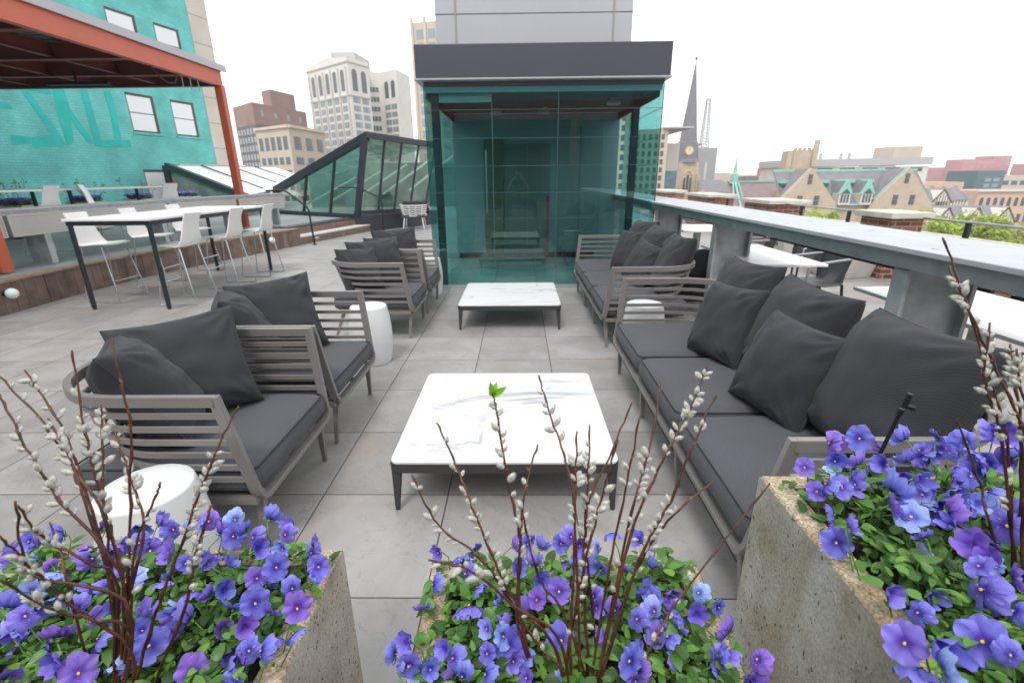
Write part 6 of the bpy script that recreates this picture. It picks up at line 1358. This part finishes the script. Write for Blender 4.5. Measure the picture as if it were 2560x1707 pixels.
for ax in (64.6, 68.9):
    s = MB(); s.prism([(ax-1.1, 99.9, -4.4), (ax+1.1, 99.9, -4.4), (ax+1.1, 99.9, -2.2), (ax-1.1, 99.9, -2.2)], (0, 2.4, 0)); d_ = s.build('dormer', M['tudor_w'], t, o)
    s = MB(); s.prism([(ax-1.5, 99.7, -2.35), (ax, 99.7, -.9), (ax+1.5, 99.7, -2.35), (ax+1.1, 99.7, -2.35), (ax, 99.7, -1.3), (ax-1.1, 99.7, -2.35)], (0, .3, 0)); s.prism([(ax-1.35, 99.75, -2.3), (ax, 99.75, .45), (ax+1.35, 99.75, -2.3), (ax+.85, 99.75, -2.3), (ax, 99.75, -.7), (ax-.85, 99.75, -2.3)], (0, .5, 0)); s.build('hood', M['copper'], d_, o)
    s = MB(); s.prism([(ax-1.1, 100.26, -2.3), (ax+1.1, 100.26, -2.3), (ax, 100.26, .1)], (0, 5, 0)); s.build('dormer_roof', M['slate'], d_, o)
    s = MB(); s.prism([(ax-.75, 99.75, -2.3), (ax+.75, 99.75, -2.3), (ax, 99.75, -.9)], (0, .04, 0)); 
    for k in (-.6, 0, .6): s.box((ax+k-.2, 99.85, -4), (ax+k+.2, 99.89, -2.5))
    s.build('window', M['wdark'], d_, o)
for ax, w_ in ((62.3, 1.2), (66.7, 2.0), (71.2, 1.4), (54.4, .9), (80.4, .9)):
    s = MB(); s.box((ax-w_, 104.0, -.3), (ax+w_, 106.5, .35)); d_ = s.build('shed_dormer', M['copper'], t, o)
    s = MB(); s.box((ax-w_*.8, 103.7, -.85), (ax+w_*.8, 104.6, -.31)); s.build('window', M['wdark'], d_, o)
foot = [(57.3, 110), (58.2, 110), (58.2, 111), (57.3, 111)]
t, o = bld('chimney_stack', 'tall thin sandstone chimney at the left end of the gabled hall', 'chimney', foot, GZ, 5.9, M['sandst'])
foot = [(59.6, 112), (64.0, 112), (64, 117), (59.6, 117)]
t, o = bld('stone_tower', 'square crenellated sandstone tower block behind the gabled hall', 'tower', foot, GZ, 6.3, M['sandst'])
for k in range(5): s = MB(); s.box((59.6+k*1.0, 111.9, 6.3), (59.6+k*1.0+.5, 112.4, 6.8)); s.build('merlon', M['sandst'], t, o)
s = MB(); s.box((63.5, 111.6, 3), (64.6, 111.89, 8.3)); s.build('turret', M['sandst'], t, o)
foot = [(66, 125), (99.5, 125), (99.5, 140), (66, 140)]
t, o = bld('flat_roofed_block', 'long low cream block with grey flat roof edge behind the gabled hall', 'building', foot, GZ, 3.0, M['cream'])
s = MB(); s.prism([(65.5, 124.5, 3.0), (99.8, 124.5, 3.4), (99.8, 140, 3.4), (65.5, 140, 3.0)], (0, 0, 1.7)); s.build('roof', M['roofgrey'], t, o)
win_grid(t, o, foot[0], foot[1], 1.6, 3.0, 6, 1, 4.0, .9)
s = MB(); s.box((90.3, 125, 5), (97, 132, 7.5)); s.build('penthouse', M['tan'], t, o)
s = MB()
for x in (72, 73.6, 78.5, 80.5): s = MB(); s.tube([(x, 126, 4.5), (x, 126, 6.2)], .35, 8); s.build('vent', M['roofgrey'], t, o)
# arena with shallow white roof
t = thing('arena', 'wide brick arena with shallow white domed roof in the distance', 'arena', (128, 300, GZ)); o = (128, 300, GZ)
s = MB(); s.lathe([(19, 0), (19, 22.5)], (134, 320, GZ), 40); s.build('wall', M['brown'], t, o)
s = MB(); s.lathe([(19.6, 0), (19.6, 1.0), (15, 3.2), (8, 4.6), (.1, 5.2)], (134, 320, .5), 40); s.build('roof', M['tudor_w'], t, o, smooth=40)
s = MB(); s.box((110, 298, GZ), (124, 302, 2.5)); s.build('annex', M['tan'], t, o)
t, o = bld('sign_block', 'dark low block with square red rooftop sign near the arena', 'building', [(128, 285), (146, 285), (146, 292), (128, 292)], GZ, -.5, M['purple'])
s = MB(); s.box((133, 284.5, 0.6), (139.5, 285, 4.6)); s.build('sign', M['alarm'], t, o)
# half timbered houses
for k, (x0, x1, y0, zr, ze, lab, ng) in enumerate(((97.5, 107, 120, -2.2, -4.6, 'half-timbered white house behind the slate roofed row', 1), (89.5, 107, 108, -5.6, -8.2, 'row of three half-timbered gables under a grey slate roof', 3))):
    t, o = bld('tudor_house', lab, 'house', [(x0, y0), (x1, y0), (x1, y0+8), (x0, y0+8)], GZ, ze, M['tudor_w'], 'half-timbered houses')
    s = MB(); s.prism([(x0-.3, y0-.4, ze), (x1+.3, y0-.4, ze), (x1+.3, y0+4, zr), (x0-.3, y0+4, zr)], (0, .3, .15)); s.build('roof', M['slate'], t, o)
    for g_ in range(ng):
        gx = lerp(x0+2.5, x1-2.5, g_/max(1, ng-1)) if ng > 1 else x0+2.6; hw = 2.1
        s = MB(); s.prism([(gx-hw, y0-.7, ze-.4), (gx+hw, y0-.7, ze-.4), (gx, y0-.7, zr-.2)], (0, 4, 0)); q = s.build('gable', M['tudor_w'], t, o)
        s = MB()
        for sg in (-1, 1): s.bar((gx+sg*(hw+.2), y0-.75, ze-.6), (gx, y0-.75, zr-.02), .25, .25, (0, 1, 0))
        for dx in (-1.2, -.6, 0, .6, 1.2): s.box((gx+dx-.08, y0-.76, ze-2.5), (gx+dx+.08, y0-.71, ze-.4+(hw-abs(dx))*.9))
        s.build('timber', M['tudor_b'], q, o)
    s = MB()
    for i in range(int((x1-x0)/.7)): s.box((x0+.2+i*.7, y0-.06, ze-3), (x0+.36+i*.7, y0-.01, ze-.1))
    s.build('timber', M['tudor_b'], t, o)
t, o = bld('dark_glass_block', 'dark teal glass block with pale framed windows at the far right', 'building', [(152, 170), (161, 170), (161, 182), (152, 182)], GZ, 2.0, M['glass_dk'] if 'glass_dk' in M else M.setdefault('glass_dk', mat('dark teal cladding', (.07, .13, .14), .4)))
win_grid(t, o, (154, 170), (160.5, 170), -9, 0, 2, 5, 2.2, 1.1, m=M['wmid'])
t, o = bld('arched_block', 'peach stone block with arched window row at the right edge', 'building', [(125, 138), (141, 138), (141, 150), (125, 150)], GZ, -3.2, M['peach'] if 'peach' in M else M.setdefault('peach', mat('peach stone', (.55, .38, .28), .85, 0, .06, .5)))
win_grid(t, o, (125, 138), (141, 138), -8.2, -4.6, 8, 1, 1.1, 1.8, arch=True); win_grid(t, o, (125, 138), (141, 138), -12.5, -8.5, 8, 1, 1.1, 2.2)
s = MB(); s.box((124.5, 137.5, -3.5), (141.5, 138, -2.9)); s.build('cornice', M['tudor_w'], t, o)
t, o = bld('tan_hall', 'tan block with dark upper windows behind the peach stone one', 'building', [(185, 200), (206, 200), (206, 215), (185, 215)], GZ, .2, M['tan']); win_grid(t, o, (185, 200), (206, 200), -4, -1, 6, 1, 2.6, 1.6)
t, o = bld('peach_block', 'small peach block with pale arch left of the dark glass one', 'building', [(128, 165), (144, 165), (144, 175), (128, 175)], GZ, -1.4, M['peach']); win_grid(t, o, (128, 165), (144, 165), -6, -2.5, 4, 1, 1.6, 2.0, arch=True, m=M['wmid'])
# brick complex on the skyline
for k, (x0, x1, y, z, mm, lab) in enumerate(((398, 430, 520, 6.5, 'redb', 'long low brick wing at the left of the skyline complex'), (430, 462, 500, 13.5, 'redb', 'tallest pink brick block of the skyline complex'), (462, 480, 505, 16.5, 'redb', 'brick block with blue top on the skyline'), (468, 492, 470, 8.5, 'redb', 'deep red brick block in front on the skyline'), (492, 520, 480, 6, 'redb', 'rightmost red brick block on the skyline'), (384, 410, 560, 11, 'wmid', 'blue-grey glazed block on the skyline'), (340, 380, 540, 6, 'tan_l', 'pale low block at the left of the skyline group'), (250, 300, 560, 3.5, 'tan_l', 'pale long low roof on the skyline behind the hall'))):
    t, o = bld('skyline_block', lab, 'building', [(x0, y), (x1, y), (x1, y+20), (x0, y+20)], GZ, z, M[mm], 'distant skyline blocks')
    win_grid(t, o, (x0, y), (x1, y), -12, z-1, max(3, int((x1-x0)/6)), 6, 2.4, 1.6, m=M['wmid'])
rnd = random.Random(5); TB = []; TO = []
kinds = ('peach', 'tan', 'redb', 'cream', 'grey', 'tan_l')
for k in range(34):
    y = rnd.uniform(180, 620); az = rnd.uniform(.30, 1.02); x = y*math.tan(az) if k > 3 else y*.3; w_ = rnd.uniform(8, 22); z = rnd.uniform(-13, -4)+(y-180)*.008
    mm = kinds[k % 6]
    TB.append((az, mm)); t, o = bld('town_building', '', 'building', [(x, y), (x+w_, y), (x+w_, y+12), (x, y+12)], GZ, z, M[mm], 'distant low rise town buildings'); TO.append(t)
    s = MB(); s.box((x-.3, y-.3, z), (x+w_+.3, y+12.3, z+.5)); s.build('roof', M['roofgrey'], t, o)
    win_grid(t, o, (x, y), (x+w_, y), z-7, z-.5, max(3, int(w_/3)), 2, 1.3, 1.5)
words = 'first second third fourth fifth sixth seventh eighth ninth tenth'.split()
for mm in kinds:
    idx = sorted([i for i in range(len(TB)) if TB[i][1] == mm], key=lambda i: TB[i][0])
    for n_, i in enumerate(idx): TO[i]['label'] = 'low %s block in the far town, %s from left of the %s ones' % ({'peach': 'peach', 'tan': 'tan', 'redb': 'red brick', 'cream': 'cream', 'grey': 'grey', 'tan_l': 'pale stone'}[mm], words[n_], {'peach': 'peach', 'tan': 'tan', 'redb': 'brick', 'cream': 'cream', 'grey': 'grey', 'tan_l': 'pale stone'}[mm])
# street trees in fresh leaf
M['fresh'] = mat('spring foliage', (.30, .38, .055), .7, 0, island=.55, transl=.35)
M['bark'] = mat('bark', (.10, .075, .05), .9)
def tree(label, x, y, top, r_, seed, m, group):
    rnd = random.Random(seed); t = thing('street_tree', label, 'tree', (x, y, GZ), 0, group); o = (x, y, GZ)
    s = MB(); h0 = top-GZ; s.tube([(x, y, GZ), (x+.1, y, GZ+h0*.3), (x, y+.1, GZ+h0*.6), (x, y, top-1.5)], [.35, .28, .18, .06], 8); lim = []
    for k in range(11):
        a = rnd.uniform(0, 6.28); z0 = GZ+h0*rnd.uniform(.3, .75); e = Vector((x+math.cos(a)*r_*rnd.uniform(.4, .85), y+math.sin(a)*r_*rnd.uniform(.4, .85), min(top-.6, z0+h0*rnd.uniform(.12, .3)))); lim.append(e); s.tube([(x, y, z0), Vector((x, y, z0)).lerp(e, .5)+Vector((0, 0, .4)), e], [.12, .08, .03], 6)
    s.build('trunk', M['bark'], t, o)
    s = MB(); cl = []
    for k in range(70):
        a = rnd.uniform(0, 6.28); q = rnd.random()**.5; zz = rnd.uniform(0, 1); rad = r_*math.sin(math.pi*min(.86, .12+zz*.74))**.6; cl.append((Vector((x+math.cos(a)*rad*q, y+math.sin(a)*rad*q, lerp(top-h0*.5, top-.3, zz**.7)+rnd.uniform(-.4, .4))), rnd.uniform(.5, 1.1)))
    for c_, cr_ in cl+[(e, .8) for e in lim]:
        for _ in range(60):
            d = Vector((rnd.gauss(0, 1), rnd.gauss(0, 1), rnd.gauss(0, .8))); d = d.normalized()*cr_*rnd.random()**.4; p = c_+d; u_ = Vector((rnd.uniform(-1, 1), rnd.uniform(-1, 1), rnd.uniform(-1, 1))).normalized(); v_ = u_.orthogonal().normalized(); l_ = rnd.uniform(.16, .30)
            s.add([p-u_*l_, p+v_*l_*.5, p+u_*l_, p-v_*l_*.5], [(0, 1, 2, 3)])
    s.build('crown', m, t, o)
for k, (x, y, top, r_, lab) in enumerate(((30.5, 60, -2.7, 3.4, 'leftmost yellow-green street tree, seen over the counter in front of the gabled hall'), (34.6, 58, -2.7, 3.4, 'yellow-green street tree directly left of the nearest capped brick pier'), (43.5, 54, -2.8, 3.8, 'yellow-green street tree right of the nearest capped brick pier'), (48.5, 53, -2.9, 3.8, 'yellow-green street tree in front of the half-timbered row'), (53.0, 51, -3.2, 3.8, 'yellow-green street tree at the right edge of the view'), (39.5, 46, -2.9, 3.2, 'lower yellow-green street tree close above the counter top'), (31.6, 56, -2.6, 2.8, 'small yellow-green street tree between the two leftmost ones'))):
    tree(lab, x, y, top, r_, k, M['fresh'], 'yellow-green street trees')
# ------------------------------------------------------------------ the photographer, mirrored faintly in the lobby glass
import bmesh
M['skin'] = mat('skin', (.50, .30, .21), .5); M['shirt'] = mat('dark olive shirt', (.05, .055, .04), .9); M['jeans'] = mat('dark trousers', (.04, .045, .06), .9); M['hair'] = mat('dark hair', (.03, .02, .015), .6)
def skin_obj(name, chains, m, parent, sub=1):
    """chains: lists of (x, y, z, r); points closer than 1 mm are shared, the first one is the root"""
    bm = bmesh.new(); lay = bm.verts.layers.skin.verify(); vs = {}
    def gv(p):
        k = tuple(round(c, 3) for c in p[:3])
        if k not in vs: v = bm.verts.new(p[:3]); v[lay].radius = (p[3], p[3]); vs[k] = v
        return vs[k]
    first = None
    for ch in chains:
        pv_ = None
        for p in ch:
            v = gv(p)
            if first is None: first = v; v[lay].use_root = True
            if pv_ is not None and bm.edges.get((pv_, v)) is None: bm.edges.new((pv_, v))
            pv_ = v
    me = bpy.data.meshes.new(name); bm.to_mesh(me); bm.free(); me.materials.append(m)
    o = bpy.data.objects.new(name, me); col.objects.link(o)
    if parent: o.parent = parent
    a = o.modifiers.new('skin', 'SKIN'); a.use_smooth_shade = True; b = o.modifiers.new('sub', 'SUBSURF'); b.levels = sub; b.render_levels = sub+1
    return o
ph = thing('person', 'person in dark clothes raising a camera with both hands, mirrored in the lobby glass', 'person', (0, -.26, 0))
Y_ = .0
arms = []
for s_ in (-1, 1):
    arms.append([(0, 0, 1.36, .085), (s_*.17, 0, 1.34, .058), (s_*.30, .13, 1.13, .042), (s_*.17, .20, 1.36, .030), (s_*.105, .215, 1.43, .026), (s_*.085, .215, 1.465, .026)])
    for f_, (dx, dz) in enumerate(((-.025, .03), (-.032, .012), (-.034, -.006), (-.03, -.022))): arms.append([(s_*.085, .215, 1.465, .026), (s_*(.085+dx*.5), .232, 1.465+dz, .0095), (s_*(.085+dx*1.2), .238, 1.468+dz, .0085), (s_*(.085+dx*1.7), .232, 1.467+dz, .0075)])
    arms.append([(s_*.085, .215, 1.465, .026), (s_*.075, .185, 1.455, .011), (s_*.055, .17, 1.45, .009)])
body = [[(0, 0, .95, .14), (0, 0, 1.12, .125), (0, 0, 1.28, .135), (0, 0, 1.36, .085), (0, .01, 1.44, .052), (0, .03, 1.50, .058), (0, .05, 1.555, .088), (0, .045, 1.61, .082)]]+arms
for s_ in (-1, 1): body.append([(0, 0, .95, .14), (s_*.095, 0, .86, .095), (s_*.11, 0, .48, .058), (s_*.115, -.01, .25, .05), (s_*.12, -.02, .07, .038), (s_*.125, .08, .035, .034), (s_*.13, .15, .028, .026)])
skin_obj('body', body, M['skin'], ph)
skin_obj('shirt', [[(0, 0, .93, .16), (0, 0, 1.12, .145), (0, 0, 1.29, .155), (0, 0, 1.37, .098)]]+[[(0, 0, 1.29, .155), (s_*.175, 0, 1.335, .075), (s_*.245, .07, 1.23, .062)] for s_ in (-1, 1)], M['shirt'], ph)
skin_obj('trousers', [[(0, 0, .95, .152)]+[(s_*.1, 0, .86, .11), (s_*.11, 0, .48, .075), (s_*.115, -.01, .25, .066), (s_*.12, -.02, .09, .056)] for s_ in (-1, 1)], M['jeans'], ph)
s = MB(); s.sphere((0, .03, 1.60), .098, 18, 12, (.95, 1.05, 1.0)); h_ = s.build('hair', M['hair'], ph, smooth=180)
s = MB(); s.sphere((0, .142, 1.545), .014, 10, 8, (.8, 1.2, 1.1)); s.build('nose', M['skin'], ph, smooth=180)
for s_ in (-1, 1): s = MB(); s.sphere((s_*.034, .128, 1.572), .011, 10, 8); s.build('eye', M['white'], ph, smooth=180); s = MB(); s.sphere((s_*.092, .04, 1.55), .022, 10, 8, (.4, .8, 1.2)); s.build('ear', M['skin'], ph, smooth=180)
s = MB(); s.sphere((0, .132, 1.505), .018, 10, 8, (1.2, .5, .35)); s.build('mouth', M['alarm'], ph, smooth=180)
cmr = thing('camera_body', 'small black camera held up before the mirrored person in the lobby glass', 'camera', (0, -.075, 1.468))
s = MB(); s.box((-.065, -.03, -.045), (.065, .02, .04)); s.box((-.025, -.025, .0405), (.025, .015, .06)); s.build('housing', M['black'], cmr, bevel=.006)
s = MB(); s.tube([(0, .021, 0), (0, .055, 0)], .033, 24); s.build('lens', M['black'], cmr, smooth=40)
# ------------------------------------------------------------------ thin city haze
hm = bpy.data.materials.new('haze'); hm.use_nodes = True; N, L = nodes(hm); N.clear()
o_ = N.new('ShaderNodeOutputMaterial'); v_ = N.new('ShaderNodeVolumePrincipled'); v_.inputs['Color'].default_value = (.93, .95, 1, 1); v_.inputs['Density'].default_value = .0006; v_.inputs['Anisotropy'].default_value = .2
L.new(v_.outputs[0], o_.inputs['Volume'])
s = MB(); s.box((-260, -60, -23.4), (760, 760, 48)); h_ = s.build('haze', hm); h_['kind'] = 'stuff'
